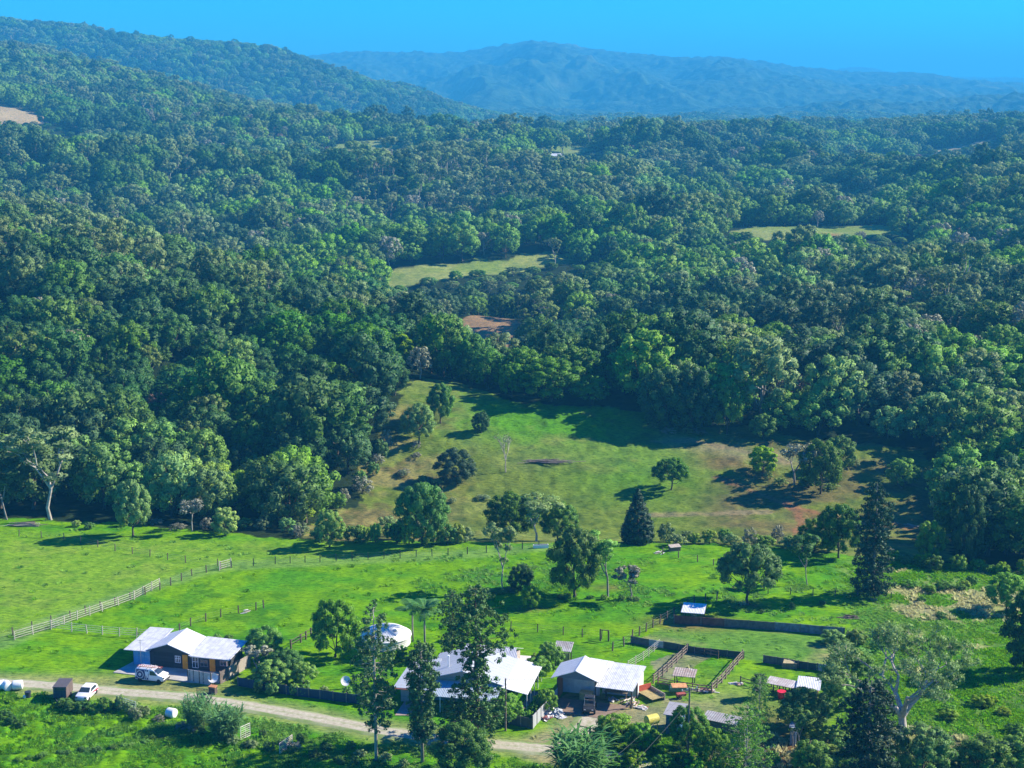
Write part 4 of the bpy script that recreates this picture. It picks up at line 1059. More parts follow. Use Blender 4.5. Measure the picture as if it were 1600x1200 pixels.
# ---- the dark house
loc, rz, Lh = frame((209, 1038), (355, 1053))
h = thing('farm_house', 'low charcoal timber house with white iron roofs, blue sheeted end and orange doors', 'house', loc, rz)
D = 5.3
def fb(mb):
    mb.box(0, 0, -.3, 2.6, D+.7, 2.3)
    mb.prism([(2.602, -.3), (8.2, -.3), (8.2, 2.45), (5.4, 3.5), (2.602, 2.45)], -.05, D)
    mb.box(8.202, 0, -.3, Lh, D-.1, 2.2)
part('wall', h, BLACKW, fb)
part('blue_sheeting', h, BLUEP, lambda mb: mb.box(.06, -.04, .05, 2.5, -.002, 2.25))
part('garage_door', h, boards('garage_boards', (.022, .026, .032), 2, .45, .2), lambda mb: mb.box(3.1, -.09, .1, 6.0, -.052, 2.25))
winpart(h, 6.25, 7.05, .95, 1.95, -.05, WHITE, GLASS, 2, True)
winpart(h, 8.75, 9.65, .45, 2.0, -.0, WHITE, GLASS, 1, True)
winpart(h, 9.85, 11.05, .75, 1.75, -.0, paint('dim_frame', (.22, .2, .2), .6), GLASS, 1, True)
winpart(h, 12.8, 13.8, 1.1, 1.85, -.0, paint('pink_frame', (.5, .36, .36), .6), GLASS, 1, False)
doorpart(h, 7.35, 8.1, 2.1, -.052, ORANGE); doorpart(h, 11.3, 12.1, 1.95, 0, ORANGE)
part('roof', h, ROOFW2, lambda mb: mb.slab([(-1.0, -.75, 2.42), (2.75, -.75, 2.46), (2.75, D+1.6, 2.95), (-.9, D+1.6, 2.9)], .07), 'patched white skillion roof over the blue end')
part('roof', h, corr('roof_white_b', (.68, .69, .70), .42, 1, .22, .05, (.6, .6, .6)), lambda mb: (mb.slab([(5.4, -.5, 3.68), (8.75, -.5, 2.50), (8.75, D+.4, 2.50), (5.4, D+.4, 3.68)], .08), mb.slab([(2.2, -.5, 2.55), (5.398, -.5, 3.68), (5.398, D+.4, 3.68), (2.2, D+.4, 2.55)], .08), mb.box(5.3, -.5, 3.66, 5.5, D+.4, 3.72)), 'bright white gable roof')
part('roof', h, ROOFW2, lambda mb: mb.slab([(8.5, -.7, 2.42), (Lh+.7, -.7, 2.25), (Lh+.7, D+.2, 2.72), (8.5, D+.2, 2.85)], .07), 'weathered white skillion roof')
part('gutter', h, paint('gutter', (.5, .5, .5), .5), lambda mb: mb.box(8.8, -.80, 2.26, Lh+.7, -.70, 2.36))
part('antenna', h, STEEL, lambda mb: (mb.bar((1.6, -.9, 0), (1.6, -.9, 4.2), .05), mb.bar((1.2, -.9, 4.0), (2.0, -.9, 4.0), .03), mb.bar((1.3, -.9, 3.7), (1.9, -.9, 3.7), .03)))

# ---- the homestead
loc, rz, Lm = frame((628, 1097), (800, 1112))
h = thing('homestead', 'large homestead with pale grey iron gable roof and verandahs behind the bunya pines', 'house', loc, rz)
cream = boards('cream_boards', (.42, .36, .31), 2, .16, .1)
part('wall', h, cream, lambda mb: (mb.prism([(3.0, -.4), (12.6, -.4), (12.6, 2.95), (7.8, 4.25), (3.0, 2.95)], 1.6, 9.6), mb.box(-.2, .2, -.4, 3.0-.002, 6.2, 2.3)))
GR = corr('roof_grey', (.50, .53, .56), .45, 1, .22, .05, (.42, .44, .46))
part('roof', h, GR, lambda mb: (mb.slab([(2.4, 1.0, 2.95), (7.8, 1.0, 4.5), (7.8, 10.2, 4.5), (2.4, 10.2, 2.95)], .08), mb.slab([(7.802, 1.0, 4.5), (13.2, 1.0, 3.0), (13.2, 10.2, 3.0), (7.802, 10.2, 4.5)], .08), mb.box(7.7, 1.0, 4.48, 7.9, 10.2, 4.55)), 'grey iron main gable')
part('verandah_roof', h, corr('roof_bluegrey', (.38, .46, .52), .5, 0, .22, .06, (.35, .42, .48)), lambda mb: mb.slab([(3.0, -2.2, 2.2), (13.0, -2.2, 2.2), (13.0, 1.4, 2.9), (3.0, 1.4, 2.9)], .06), 'bluish front verandah roof')
part('verandah_roof', h, ROOFW, lambda mb: mb.slab([(13.0, .6, 2.92), (16.4, .6, 2.25), (16.4, 10.6, 2.25), (13.0, 10.6, 2.92)], .06), 'white side verandah roof')
part('wing_roof', h, GR, lambda mb: mb.slab([(-1.0, -.5, 2.15), (3.4, -.8, 2.4), (3.4, 7.4, 3.35), (-.6, 7.0, 3.0)], .07))
part('gutter', h, paint('gutter_red', (.42, .13, .07), .5), lambda mb: mb.box(-1.0, -.92, 2.08, 2.9, -.8, 2.2))
part('rear_roof', h, ROOFW2, lambda mb: (mb.slab([(5.0, 10.4, 2.9), (13.0, 10.4, 2.9), (12.4, 12.4, 3.7), (5.6, 12.4, 3.7)], .07), mb.slab([(5.6, 12.402, 3.7), (12.4, 12.402, 3.7), (13.0, 14.4, 2.9), (5.0, 14.4, 2.9)], .07)))
part('rear_wall', h, cream, lambda mb: mb.box(5.6, 10.6, -.4, 12.6, 14, 2.8))
part('chimney_flue', h, WHITE, lambda mb: (mb.tube([(5.2, 4.0, 3.2), (5.2, 4.0, 5.1)], .09, 8), mb.tube([(5.2, 4.0, 5.1), (5.2, 4.0, 5.25)], .15, 8)))
for x in (3.2, 5.6, 8.0, 10.4, 12.8): part('verandah_post', h, WHITE, lambda mb: mb.box(x, -2.1, -.3, x+.1, -2.0, 2.15))
for y in (.8, 3.2, 5.6, 8.0, 10.3): part('verandah_post', h, WHITE, lambda mb: mb.box(16.2, y, -.3, 16.3, y+.1, 2.2))
doorpart(h, .9, 1.9, 2.0, .2, paint('door_dark', (.03, .035, .045), .4)); winpart(h, 4.6, 6.2, .9, 2.0, 1.6, WHITE, GLASS); winpart(h, 9.2, 11.0, .9, 2.0, 1.6, WHITE, GLASS)
winpart(h, 2.2, 2.8, .9, 1.9, .2, WHITE, GLASS, 0)

# ---- workshop
loc, rz, Lw = frame((871, 1093), (983, 1106))
h = thing('workshop', 'open fronted farm workshop with white gable roof and flat carport roof', 'shed', loc, rz)
WH = corr('wall_white', (.70, .71, .70), .5, 1, .2, .06, (.5, .48, .44))
part('side_wall', h, boards('red_timber', (.40, .13, .045), 1, .2, .3), lambda mb: mb.box(-.05, 0, -.3, .05, 4.4, 3.0), 'orange brown timber side wall')
part('back_wall', h, WH, lambda mb: (mb.box(.06, 2.6, -.3, 5.0, 2.7, 3.05),), 'white sheeted inner wall')
part('gable_end', h, paint('gable_grey', (.16, .19, .22), .6), lambda mb: mb.prism([(.0, 3.05), (5.0, 3.05), (2.5, 4.1)], .05, .12))
part('rear_shed', h, WH, lambda mb: mb.box(5.1, 3.6, -.3, Lw+.4, 7.4, 2.45), 'white iron shed under the rear of the flat roof')
part('roof', h, corr('roof_white_c', (.68, .69, .70), .42, 1, .22, .05, (.6, .6, .6)), lambda mb: (mb.slab([(2.5, -.4, 4.35), (5.6, -.4, 3.12), (5.6, 5.0, 3.12), (2.5, 5.0, 4.35)], .08), mb.slab([(-.8, -.4, 3.05), (2.498, -.4, 4.35), (2.498, 5.0, 4.35), (-.8, 5.0, 3.05)], .08), mb.box(2.4, -.4, 4.33, 2.6, 5.0, 4.39)), 'white gable roof')
part('roof', h, ROOFW, lambda mb: mb.slab([(2.6, 5.05, 3.2), (5.8, 5.05, 3.0), (5.8, 7.6, 2.9), (2.6, 7.6, 3.1)], .07), 'small white roof behind the gable')
part('carport_roof', h, ROOFW2, lambda mb: mb.slab([(5.0, -.3, 2.5), (Lw+.5, -.3, 2.42), (Lw+.7, 7.6, 2.75), (5.0, 7.6, 2.85)], .08), 'weathered white flat roof')
for x, y, z in ((0, 0, 3.0), (5.0, 0, 3.0), (Lw+.3, -.1, 2.4), (Lw+.3, 3.4, 2.5)): part('post', h, DARKT, lambda mb: mb.box(x-.08, y-.08, -.3, x+.08, y+.08, z))
part('roller_door', h, WHITE, lambda mb: [mb.box(1.6+i*1.05, 2.54, .1, 2.6+i*1.05, 2.59, 2.5) for i in range(3)])
FR = h
def local(o, x, y, z=0):
    return Matrix.Translation(o.location) @ Matrix.Rotation(o.rotation_euler.z, 4, 'Z') @ Vector((x, y, z))
def placed(name, label, cat, px, rz=0, group=None):
    p = P(*px); return thing(name, label, cat, p, rz, group)
o = thing('storage_crate', 'yellow ochre storage crate standing under the workshop gable', 'crate', local(FR, 3.6, 1.0), rz)
part('body', o, paint('ochre', (.48, .36, .13), .7, .2), lambda mb: mb.box(-.8, -.5, 0, .8, .5, 1.0)); part('lid', o, paint('ochre2', (.55, .45, .22), .7), lambda mb: mb.box(-.85, -.55, 1.0, .85, .55, 1.08))
o = thing('workbench', 'cluttered workbench in the shade of the carport roof', 'bench', local(FR, 7.2, 2.6), rz)
part('top', o, TIMBER, lambda mb: mb.box(-1.5, -.4, .85, 1.5, .4, .92))
for sx in (-1.4, 1.3):
    for sy in (-.35, .25): part('leg', o, TIMBER, lambda mb: mb.box(sx, sy, 0, sx+.1, sy+.1, .85))

# ---- small buildings
def lean(name, label, cat, pxl, pxr, dep, hf, hb, roofm, ov=.3, walls=None, wallm=None, postm=DARKT, midposts=0, extra=None, group=None):
    loc, rz, Ls = frame(pxl, pxr); o = thing(name, label, cat, loc, rz, group)
    part('roof', o, roofm, lambda mb: mb.slab([(-ov, -ov, hf), (Ls+ov, -ov, hf), (Ls+ov, dep+ov, hb), (-ov, dep+ov, hb)], .07))
    xs = [0]+[Ls*(i+1)/(midposts+1) for i in range(midposts)]+[Ls]
    if walls is None:
        for x in xs:
            for y in (0, dep): part('post', o, postm, lambda mb: mb.box(x-.06, y-.06, -.4, x+.06, y+.06, (hf if y == 0 else hb)-.07))
    else:
        part('wall', o, wallm, lambda mb: mb.add([(0,0,-.4),(Ls,0,-.4),(Ls,dep,-.4),(0,dep,-.4),(0,0,hf-.1),(Ls,0,hf-.1),(Ls,dep,hb-.1),(0,dep,hb-.1)], [(0,3,2,1),(4,5,6,7),(0,1,5,4),(1,2,6,5),(2,3,7,6),(3,0,4,7)]))
    if extra: extra(o, Ls)
    return o
lean('iron_shelter', 'small shelter with rusty streaked iron roof between hedge and paddock', 'shelter', (868, 1040), (889, 1042), 1.6, 2.3, 2.9, corr('roof_streaked', (.55, .53, .5), .5, 0, .25, .2, (.3, .26, .22), .48), extra=lambda o, l: part('screen', o, TIMBERP, lambda mb: mb.box(.1, .9, 0, l-.1, .95, 1.6)))
lean('stock_shelter', 'open stock shelter with flat white roof at the top corner of the arena', 'shelter', (1067, 974), (1097, 977), 3.2, 1.9, 2.1, ROOFW)
lean('table_shelter', 'low open shelter with worn pale roof in the stock yard', 'shelter', (1054, 1073), (1082, 1076), 2.0, 1.7, 1.85, corr('roof_worn', (.55, .48, .42), .7, 0, .3, .2, (.3, .22, .18), .5))
lean('pen_row', 'long low row of pens under a narrow white roof', 'shed', (1199, 1080), (1246, 1089), 1.6, 1.25, 1.4, corr('roof_pens', (.62, .58, .54), .6, 0, .3, .15, (.4, .33, .3), .47), midposts=4, extra=lambda o, l: part('rail', o, DARKT, lambda mb: [mb.bar((0, 0, z), (l, 0, z), .06) for z in (.35, .7)]))
lean('pen_house', 'square pen house with bright white roof and red brown base', 'shed', (1247, 1090), (1277, 1093), 3.2, 1.4, 1.6, ROOFW, walls=1, wallm=paint('redbrown_wall', (.28, .1, .07), .8))
lean('blue_hut', 'small blue walled hut with grey roof behind the glossy dark tree', 'hut', (1040, 1146), (1062, 1149), 3.0, 2.6, 2.8, corr('roof_hut', (.36, .35, .36), .6, 1, .25, .08, (.3, .29, .28)), walls=1, wallm=paint('blue_wall', (.05, .14, .26), .6), extra=lambda o, l: (doorpart(o, .4, 1.2, 2.0, 0, paint('hut_door', (.10, .12, .15), .6))))
lean('long_coop', 'long low grey roofed coop beside the glossy dark tree', 'shed', (1100, 1136), (1148, 1146), 1.7, 1.2, 1.4, corr('roof_coop', (.42, .41, .40), .6, 0, .3, .15, (.28, .26, .25), .47), walls=1, wallm=TIMBER)
lean('slate_hut', 'narrow bluish hut by the bare earth strip at the bottom', 'hut', (1234, 1164), (1243, 1165), 1.6, 2.3, 2.4, paint('slate_roof', (.25, .3, .36), .6), .15, walls=1, wallm=paint('slate_wall', (.2, .26, .34), .7))
def far_house(label, px, w_, d_, hgt_, roofm, rz=.2):
    p = P(*px); o = thing('far_house', label, 'house', p-Vector((0, 0, .6)), rz)
    part('wall', o, WHITE, lambda mb: mb.box(-w_/2, -d_/2, -1, w_/2, d_/2, hgt_))
    part('roof', o, roofm, lambda mb: (mb.slab([(-w_/2-.6, -d_/2-.6, hgt_), (w_/2+.6, -d_/2-.6, hgt_), (w_/2+.6, 0, hgt_+d_*.28), (-w_/2-.6, 0, hgt_+d_*.28)], .2), mb.slab([(-w_/2-.6, .002, hgt_+d_*.28), (w_/2+.6, .002, hgt_+d_*.28), (w_/2+.6, d_/2+.6, hgt_), (-w_/2-.6, d_/2+.6, hgt_)], .2)))
    for x in (-w_*.3, 0, w_*.3): part('window', o, GLASS, lambda mb: mb.box(x-.7, -d_/2-.05, 1, x+.7, -d_/2-.01, 2.2))
    FARH.append((p.x, p.y, max(w_, d_)*.75)); return o
FARH = []
far_house('small white house roof standing alone in the right hand forest', (1137, 436), 10, 8, 6.5, ROOFW)
far_house('pale farmhouse beside the small clearing high in the middle forest', (868, 252), 16, 9, 5, ROOFW2)
far_house('white house in the distant clearing on the right', (1392, 218), 16, 9, 6, ROOFW)

# ---- water tank, pool
p = P(603, 1004); o = thing('water_tank', 'large round white water tank with low conical roof beside the thick trunked tree', 'tank', p)
part('body', o, corr('tank_wall', (.62, .62, .6), .6, 2, .25, .1, (.45, .43, .4)), lambda mb: mb.lathe([(3.55, -.8), (3.55, 1.3)], 40))
part('roof', o, WHITE, lambda mb: mb.lathe([(3.68, 1.22), (3.68, 1.34), (2.6, 2.0), (1.2, 2.45), (.3, 2.55)], 40))
part('hatch', o, STEEL, lambda mb: mb.lathe([(.3, 2.0), (.3, 2.35)], 14, c=(1.4, -1.2, 0)))
a_, b_, c_, d_ = [P(*q) for q in ((793, 1039), (816, 1041), (822, 1034), (799, 1032))]
zz = min(q.z for q in (a_, b_, c_, d_))+.16
o = thing('swimming_pool', 'small bright blue pool behind the homestead verandah', 'pool', (0, 0, 0))
mb = MB(); mb.add([Vector((q.x, q.y, zz)) for q in (a_, b_, c_, d_)], [(0, 1, 2, 3)]); mb.build('water', paint('pool_water', (.02, .42, .62), .08, .06, .5, spec=.6), o)
mb = MB(); qs = [Vector((q.x, q.y, zz+.05)) for q in (a_, b_, c_, d_)]
for i in range(4): mb.bar(qs[i], qs[(i+1) % 4], .35, .14)
mb.build('coping', WHITE, o)
p = P(880, 852)

# ------------------------------------------------------------------ fences
def resample(pxs, step):
    pts = [P(*q) for q in pxs]; out = [pts[0]]
    for a, b in zip(pts[:-1], pts[1:]):
        d = math.hypot(b.x-a.x, b.y-a.y); n = max(1, round(d/step))
        for i in range(1, n+1):
            x = a.x+(b.x-a.x)*i/n; y = a.y+(b.y-a.y)*i/n; out.append(Vector((x, y, zat(x, y))))
    return out
POSTM = {}
def fence(name, label, pxs, step=3.0, h=1.25, w_=.12, rails=(.3, .6, .9, 1.15), rt=(.03, .10), pm=None, rm=None, wire=False, lean_=.03, cat='fence', group=None):
    pts = resample(pxs, step); o = thing(name, label, cat, pts[0], 0, group); org = pts[0]
    key = (h, w_, pm.name)
    if key not in POSTM:
        mb = MB(); mb.box(-w_/2, -w_/2, -.35, w_/2, w_/2, h); me = mb.mesh('post'); me.materials.append(pm); POSTM[key] = me
    for i, q in enumerate(pts[:100]):
        c = link('post', POSTM[key], o); c.location = q-org; d = pts[min(i+1, len(pts)-1)]-pts[max(i-1, 0)]
        c.rotation_euler = (random.gauss(0, lean_), random.gauss(0, lean_), math.atan2(d.y, d.x)); c.scale = (1, 1, random.uniform(.94, 1.08))
    for z in rails:
        mb = MB()
        for a, b in zip(pts[:-1], pts[1:]):
            a2, b2 = a-org+Vector((0, 0, z*h/1.25)), b-org+Vector((0, 0, z*h/1.25))
            mb.bar(a2, b2, rt[0], rt[1])
        mb.build('wire' if wire else 'rail', rm, o)
    return o
GALV = paint('galvanised', (.60, .58, .52), .5, .12, 3)
RAILW = paint('rail_white', (.46, .42, .34), .7, .18, 2)
WIRE = paint('fence_wire', (.26, .26, .25), .5, .1, 3)
POSTD = paint('post_dark', (.11, .085, .065), .9, .3, 4)
fence('rail_fence', 'long pale multi rail fence climbing across the left paddock', [(23,1000),(80,983),(160,955),(210,937),(250,916)], 2.6, 1.4, .11, (.25, .55, .85, 1.15), (.04, .07), RAILW, RAILW)
fence('rail_fence', 'pale rail fence running right from the bend of the long climbing fence', [(80,983),(112,987),(160,992),(240,998)], 2.6, 1.35, .12, (.3, .6, .9, 1.18), (.03, .045), RAILW, GALV)
fence('rail_fence', 'short pale rail fence standing alone at the far end of the lane', [(343,891),(361,886)], 1.6, 1.5, .14, (.25, .55, .85, 1.15), (.05, .1), RAILW, RAILW)
fence('wire_fence', 'dark post and wire fence beside the long pale fence of the left paddock', [(-10,1003),(50,984),(110,966),(180,945),(250,922),(300,900),(345,889)], 2.8, 1.25, .13, (.4, .75, 1.1), (.012, .012), POSTD, WIRE, True)
fence('wire_fence', 'post and wire fence along the far edge of the middle paddock', [(362,887),(430,881),(500,878),(600,873),(700,868),(790,861),(868,853)], 2.9, 1.25, .13, (.4, .75, 1.1), (.012, .012), POSTD, WIRE, True)
fence('wire_fence', 'thin post and wire fence crossing the upper left paddock', [(-5,836),(100,843),(180,861),(290,879),(340,884)], 4.0, 1.2, .11, (.4, .75, 1.1), (.012, .012), POSTD, WIRE, True)
fence('wire_fence', 'post and wire fence rising behind the dark house', [(263,996),(298,978),(345,964),(400,953),(412,950)], 3.2, 1.25, .15, (.4, .75, 1.1), (.012, .012), POSTD, WIRE, True)
fence('wire_fence', 'short dark fence in the garden beside the green round tree', [(455,1013),(470,1004),(486,994)], 1.7, 1.3, .18, (.6, 1.1), (.05, .08), POSTD, POSTD)
fence('wire_fence', 'post and wire fence on the lawn behind the pool', [(798,985),(840,988),(880,992),(940,998)], 3.0, 1.3, .12, (.4, .75, 1.1), (.012, .012), POSTD, WIRE, True)
fence('wooden_gate_frame', 'square timber gate frame standing on the lawn behind the workshop', [(938,1001),(951,1002)], 3, 1.7, .2, (1.2,), (.12, .12), POSTD, POSTD, cat='gate')
fence('wire_fence', 'dark post fence climbing along the left side of the arena', [(957,1017),(975,1010),(988,999),(1020,981),(1053,963),(1085,944),(1120,938)], 2.2, 1.4, .15, (.4, .75, 1.1), (.012, .012), POSTD, WIRE, True)
fence('mesh_fence', 'pale wire yard fence behind the workshop carport', [(981,1046),(1005,1032),(1030,1012)], 1.8, 1.3, .09, (.3, .6, .9, 1.15), (.02, .03), RAILW, GALV)
fence('timber_yard_fence', 'timber rail yard fence running up from the workshop corner', [(1021,1068),(1035,1057),(1050,1043),(1073,1021)], 1.9, 1.35, .16, (.35, .75, 1.12), (.05, .14), TIMBER, TIMBER)
fence('timber_yard_fence', 'dark timber rail fence below the green black arena wall', [(1075,1019),(1100,1024),(1122,1029)], 2.4, 1.2, .14, (.45, .95), (.05, .12), DARKT, DARKT)
fence('timber_yard_fence', 'timber rail fence closing the right side of the stock yard', [(1112,1082),(1128,1067),(1145,1047),(1160,1030)], 1.9, 1.35, .16, (.35, .75, 1.12), (.05, .14), TIMBER, TIMBER)
fence('timber_yard_fence', 'reddish timber rails along the front of the stock yard', [(1028,1070),(1058,1076),(1090,1081),(1112,1083)], 2.2, 1.1, .16, (.35, .75, 1.12), (.05, .12), paint('timber_red', (.30, .17, .13), .85, .25, 4), paint('timber_red', (.30, .17, .13)))
fence('timber_yard_fence', 'dark low rail fence left of the pen row', [(1157,1068),(1180,1074),(1198,1078)], 2.2, 1.1, .14, (.45, .95), (.05, .1), DARKT, DARKT)
fence('wire_fence', 'sagging dark fence across the far right of the middle paddock', [(1035,866),(1060,872),(1090,878),(1140,890),(1180,902)], 3.2, 1.2, .13, (.4, .75, 1.1), (.012, .012), POSTD, WIRE, True)
fence('wire_fence', 'post and wire fence under the tall hoop pine', [(1200,928),(1270,930),(1340,934),(1392,936)], 3.4, 1.2, .12, (.4, .75, 1.1), (.012, .012), POSTD, WIRE, True)
fence('entrance_fence', 'dark timber rail beside the drive into the workshop yard', [(903,1146),(922,1150)], 1.8, 1.3, .2, (1.0,), (.1, .12), POSTD, POSTD)
def paling(name, label, pxs, h, m, step=2.4, t=.05, top=0, cat='fence', segm=None):
    pts = resample(pxs, step); o = thing(name, label, cat, pts[0], 0); org = pts[0]; mb = MB(); mbs = {}
    for i, (a, b) in enumerate(zip(pts[:-1], pts[1:])):
        a2, b2 = a-org, b-org; mm = segm(i, len(pts)-1) if segm else m
        mbs.setdefault(mm, MB())
        d = (b2-a2); n = Vector((-d.y, d.x, 0)).normalized()*t/2; u = Vector((0, 0, h)); lo_ = Vector((0, 0, -.3))
        dz = Vector((0, 0, random.uniform(-.04, .04)))
        mbs[mm].add([a2-n+lo_, b2-n+lo_, b2+n+lo_, a2+n+lo_, a2-n+u+dz, b2-n+u+dz, b2+n+u+dz, a2+n+u+dz], [(0,3,2,1),(4,5,6,7),(0,1,5,4),(1,2,6,5),(2,3,7,6),(3,0,4,7)])
    for k, v in mbs.items(): v.build('panel', k, o)
    pmb = MB(); pmb.box(-.07, -.07, -.35, .07, .07, h+.08); me = pmb.mesh('post'); me.materials.append(TIMBER)
    for q in pts[:100]:
        c = link('post', me, o); c.location = q-org
    return o
IRON = paint('iron_grey', (.20, .22, .24), .6, .2, 1.2, dirt=(.16, .12, .1)); IRUST = paint('iron_rust', (.20, .075, .05), .8, .25, 1.5); IDARK = paint('iron_dark', (.055, .07, .065), .7, .25, 1.5)
IPALE = paint('iron_pale', (.42, .43, .44), .6, .15, 1.5); IBROWN = paint('iron_brown', (.16, .13, .11), .8, .25, 1.5)
paling('arena_wall', 'long grey iron wall with rusty left end along the top of the arena', [(1053,974),(1095,977),(1170,982),(1250,988),(1319,994)], 1.25, IRON, 3.2, segm=lambda i, n: IRUST if i < n*.17 else (IBROWN if i < n*.45 else IRON))
paling('arena_wall', 'dark iron wall along the lower side of the arena', [(986,1004),(1013,1009),(1085,1021),(1162,1029)], 1.0, IDARK, 2.0, segm=lambda i, n: IBROWN if i < n*.09 else (IPALE if i < n*.17 else IDARK))
paling('arena_wall', 'short three toned iron wall by the overgrown right end of the arena', [(1193,1035),(1232,1041),(1262,1046),(1292,1050)], 1.05, IBROWN, 1.6, segm=lambda i, n: IBROWN if i < n*.4 else (IDARK if i < n*.82 else IPALE))
PAL = boards('paling_grey', (.30, .26, .22), 0, .14, .2)
def paling2(name, label, pxs, h, m, pw=.11, gap=.03, seed=0, tone=None):
    """fence of separate upright palings on two rails"""
    rr = random.Random(seed); pts = resample(pxs, 2.2); o = thing(name, label, 'fence', pts[0], 0); org = pts[0]; mb = MB(); rb = MB()
    for a, b in zip(pts[:-1], pts[1:]):
        a, b = a-org, b-org; d = (b-a); Ls = d.length; u = d/Ls; n = max(1, int(Ls/(pw+gap))); side = Vector((-u.y, u.x, 0))
        for i in range(n):
            q = a+u*(i+.5)*Ls/n; hh = h*rr.uniform(.95, 1.04)
            mb.bar(q+Vector((0, 0, -.1)), q+Vector((0, 0, hh)), .025, pw)
            # keep palings square to the run
        for z in (.3, h*.8): rb.bar(a+side*.05+Vector((0, 0, z)), b+side*.05+Vector((0, 0, z)), .04, .08)
    mb.build('palings', m, o); rb.build('rail', TIMBER, o)
    pmb = MB(); pmb.box(-.06, .06, -.35, .06, .17, h); me = pmb.mesh('post'); me.materials.append(TIMBER)
    for q in pts[:100]: c = link('post', me, o); c.location = q-org
    return o
paling('paling_fence', 'tall weathered paling fence along the right side of the dark house', [(344,1069),(357,1062),(372,1052),(391,1041)], 1.75, PAL, 2.0, segm=lambda i, n: PAL if i else IBROWN)
paling('garden_fence', 'dark blue garden fence along the drive in front of the hedge trees', [(372,1072),(400,1077),(430,1082),(465,1088),(500,1092),(562,1100)], 1.25, boards('blue_black_boards', (.022, .042, .075), 0, .12, .25), 2.0)
paling('garden_fence', 'dark grey fence between bunya pine and drive', [(757,1123),(795,1131),(832,1139)], 1.3, boards('grey_black_boards', (.06, .065, .07), 0, .14, .25), 2.0)
paling('garden_fence', 'pale grey fence leading up to the workshop', [(832,1139),(845,1125),(858,1110),(871,1094)], 1.7, boards('pale_boards', (.34, .35, .35), 0, .14, .12), 1.8)
paling('paling_fence', 'white and grey picket screen in front of the dark house', [(294,1065),(312,1068),(330,1071)], 1.7, boards('picket_mix', (.34, .30, .27), 0, .18, .75), 1.2)
# tube gates
def gate(label, a, b, h=1.3, m=None, bars=6, name='tube_gate'):
    p, q = P(*a), P(*b); o = thing(name, label, 'gate', p, 0); q = q-p; m = m or GALV
    def fr(mb):
        mb.tube([(0, 0, .1), (0, 0, h)], .035, 6); mb.tube([q+Vector((0, 0, .1)), q+Vector((0, 0, h))], .035, 6)
        mb.tube([(0, 0, h), q+Vector((0, 0, h))], .035, 6); mb.tube([(0, 0, .12), q+Vector((0, 0, .12))], .035, 6)
    part('gate_frame', o, m, fr)
    for i in range(1, bars): part('rail', o, m, lambda mb: mb.tube([(0, 0, .12+(h-.12)*i/bars), q+Vector((0, 0, .12+(h-.12)*i/bars))], .022, 5))
    part('brace', o, m, lambda mb: mb.tube([q*.5+Vector((0, 0, .12)), q*.5+Vector((0, 0, h))], .022, 5))
    return o
RAILP = paint('gate_pale', (.75, .68, .62), .55, .08)
gate('pale tube gate standing open beside the shrubs near the white hatchback', (183, 1109), (213, 1119), 1.9, GALV, 6)
gate('left pale tube gate by the cane clumps', (376, 1157), (391, 1150), 1.7, RAILP)
gate('pinkish tube gate by the lower hedge left of the tall hoop pine', (437, 1179), (457, 1165), 1.4, paint('gate_pink', (.7, .56, .5), .55, .08))
gate('black mesh gate beside the gravel drive by the letterbox', (308, 1090), (330, 1093), 1.3, paint('gate_black', (.03, .03, .03), .5), 9)

# ------------------------------------------------------------------ vehicles
TYRE = paint('tyre', (.02, .02, .02), .8); RIM = paint('rim', (.45, .45, .46), .3, .1, 3, .6)
VW = paint('vehicle_white', (.80, .80, .80), .3, .03, 1.5, spec=.6)
def wheel(o, x, y, r=.33, w_=.2):
    t = part('wheel', o, TYRE, lambda mb: mb.lathe([(r*.62, -w_/2), (r*.94, -w_/2), (r, -w_*.3), (r, w_*.3), (r*.94, w_/2), (r*.62, w_/2)], 20))
    t.location = (x, y, r); t.rotation_euler = (math.pi/2, 0, 0)
    part('rim', t, RIM, lambda mb: mb.lathe([(r*.2, -w_*.42), (r*.6, -w_*.46), (r*.6, w_*.46), (r*.2, w_*.42)], 12))
def body_prism(o, name, prof, w0, w1, m, zsplit):
    """side outline (x,z) swept across with narrower roof"""
    mb = MB(); n = len(prof); rows = []
    ys = [-1, -.93, .93, 1]
    def wid(z): return w0 if z < zsplit else w0+(w1-w0)*min(1, (z-zsplit)/(max(p[1] for p in prof)-zsplit))
    zc = sum(p[1] for p in prof)/n; xc = sum(p[0] for p in prof)/n
    vs = []
    for k, s in enumerate(ys):
        for x, z in prof:
            if k in (0, 3): x = x+(xc-x)*.03; z = z+(zc-z)*.06
            vs.append((x, s*wid(z), z))
    fs = [tuple(range(n)), tuple(range(4*n-1, 3*n-1, -1))]
    for k in range(3):
        for i in range(n): fs.append((k*n+i, (k+1)*n+i, (k+1)*n+(i+1) % n, k*n+(i+1) % n))
    mb.add(vs, fs); ob = mb.build(name, m, o, True)
    bv = ob.modifiers.new('soft', 'BEVEL'); bv.width = .04; bv.segments = 2; bv.limit_method = 'ANGLE'
    return ob
def heading(px, px2):
    a, b = P(*px), P(*px2); return a, math.atan2(b.y-a.y, b.x-a.x)
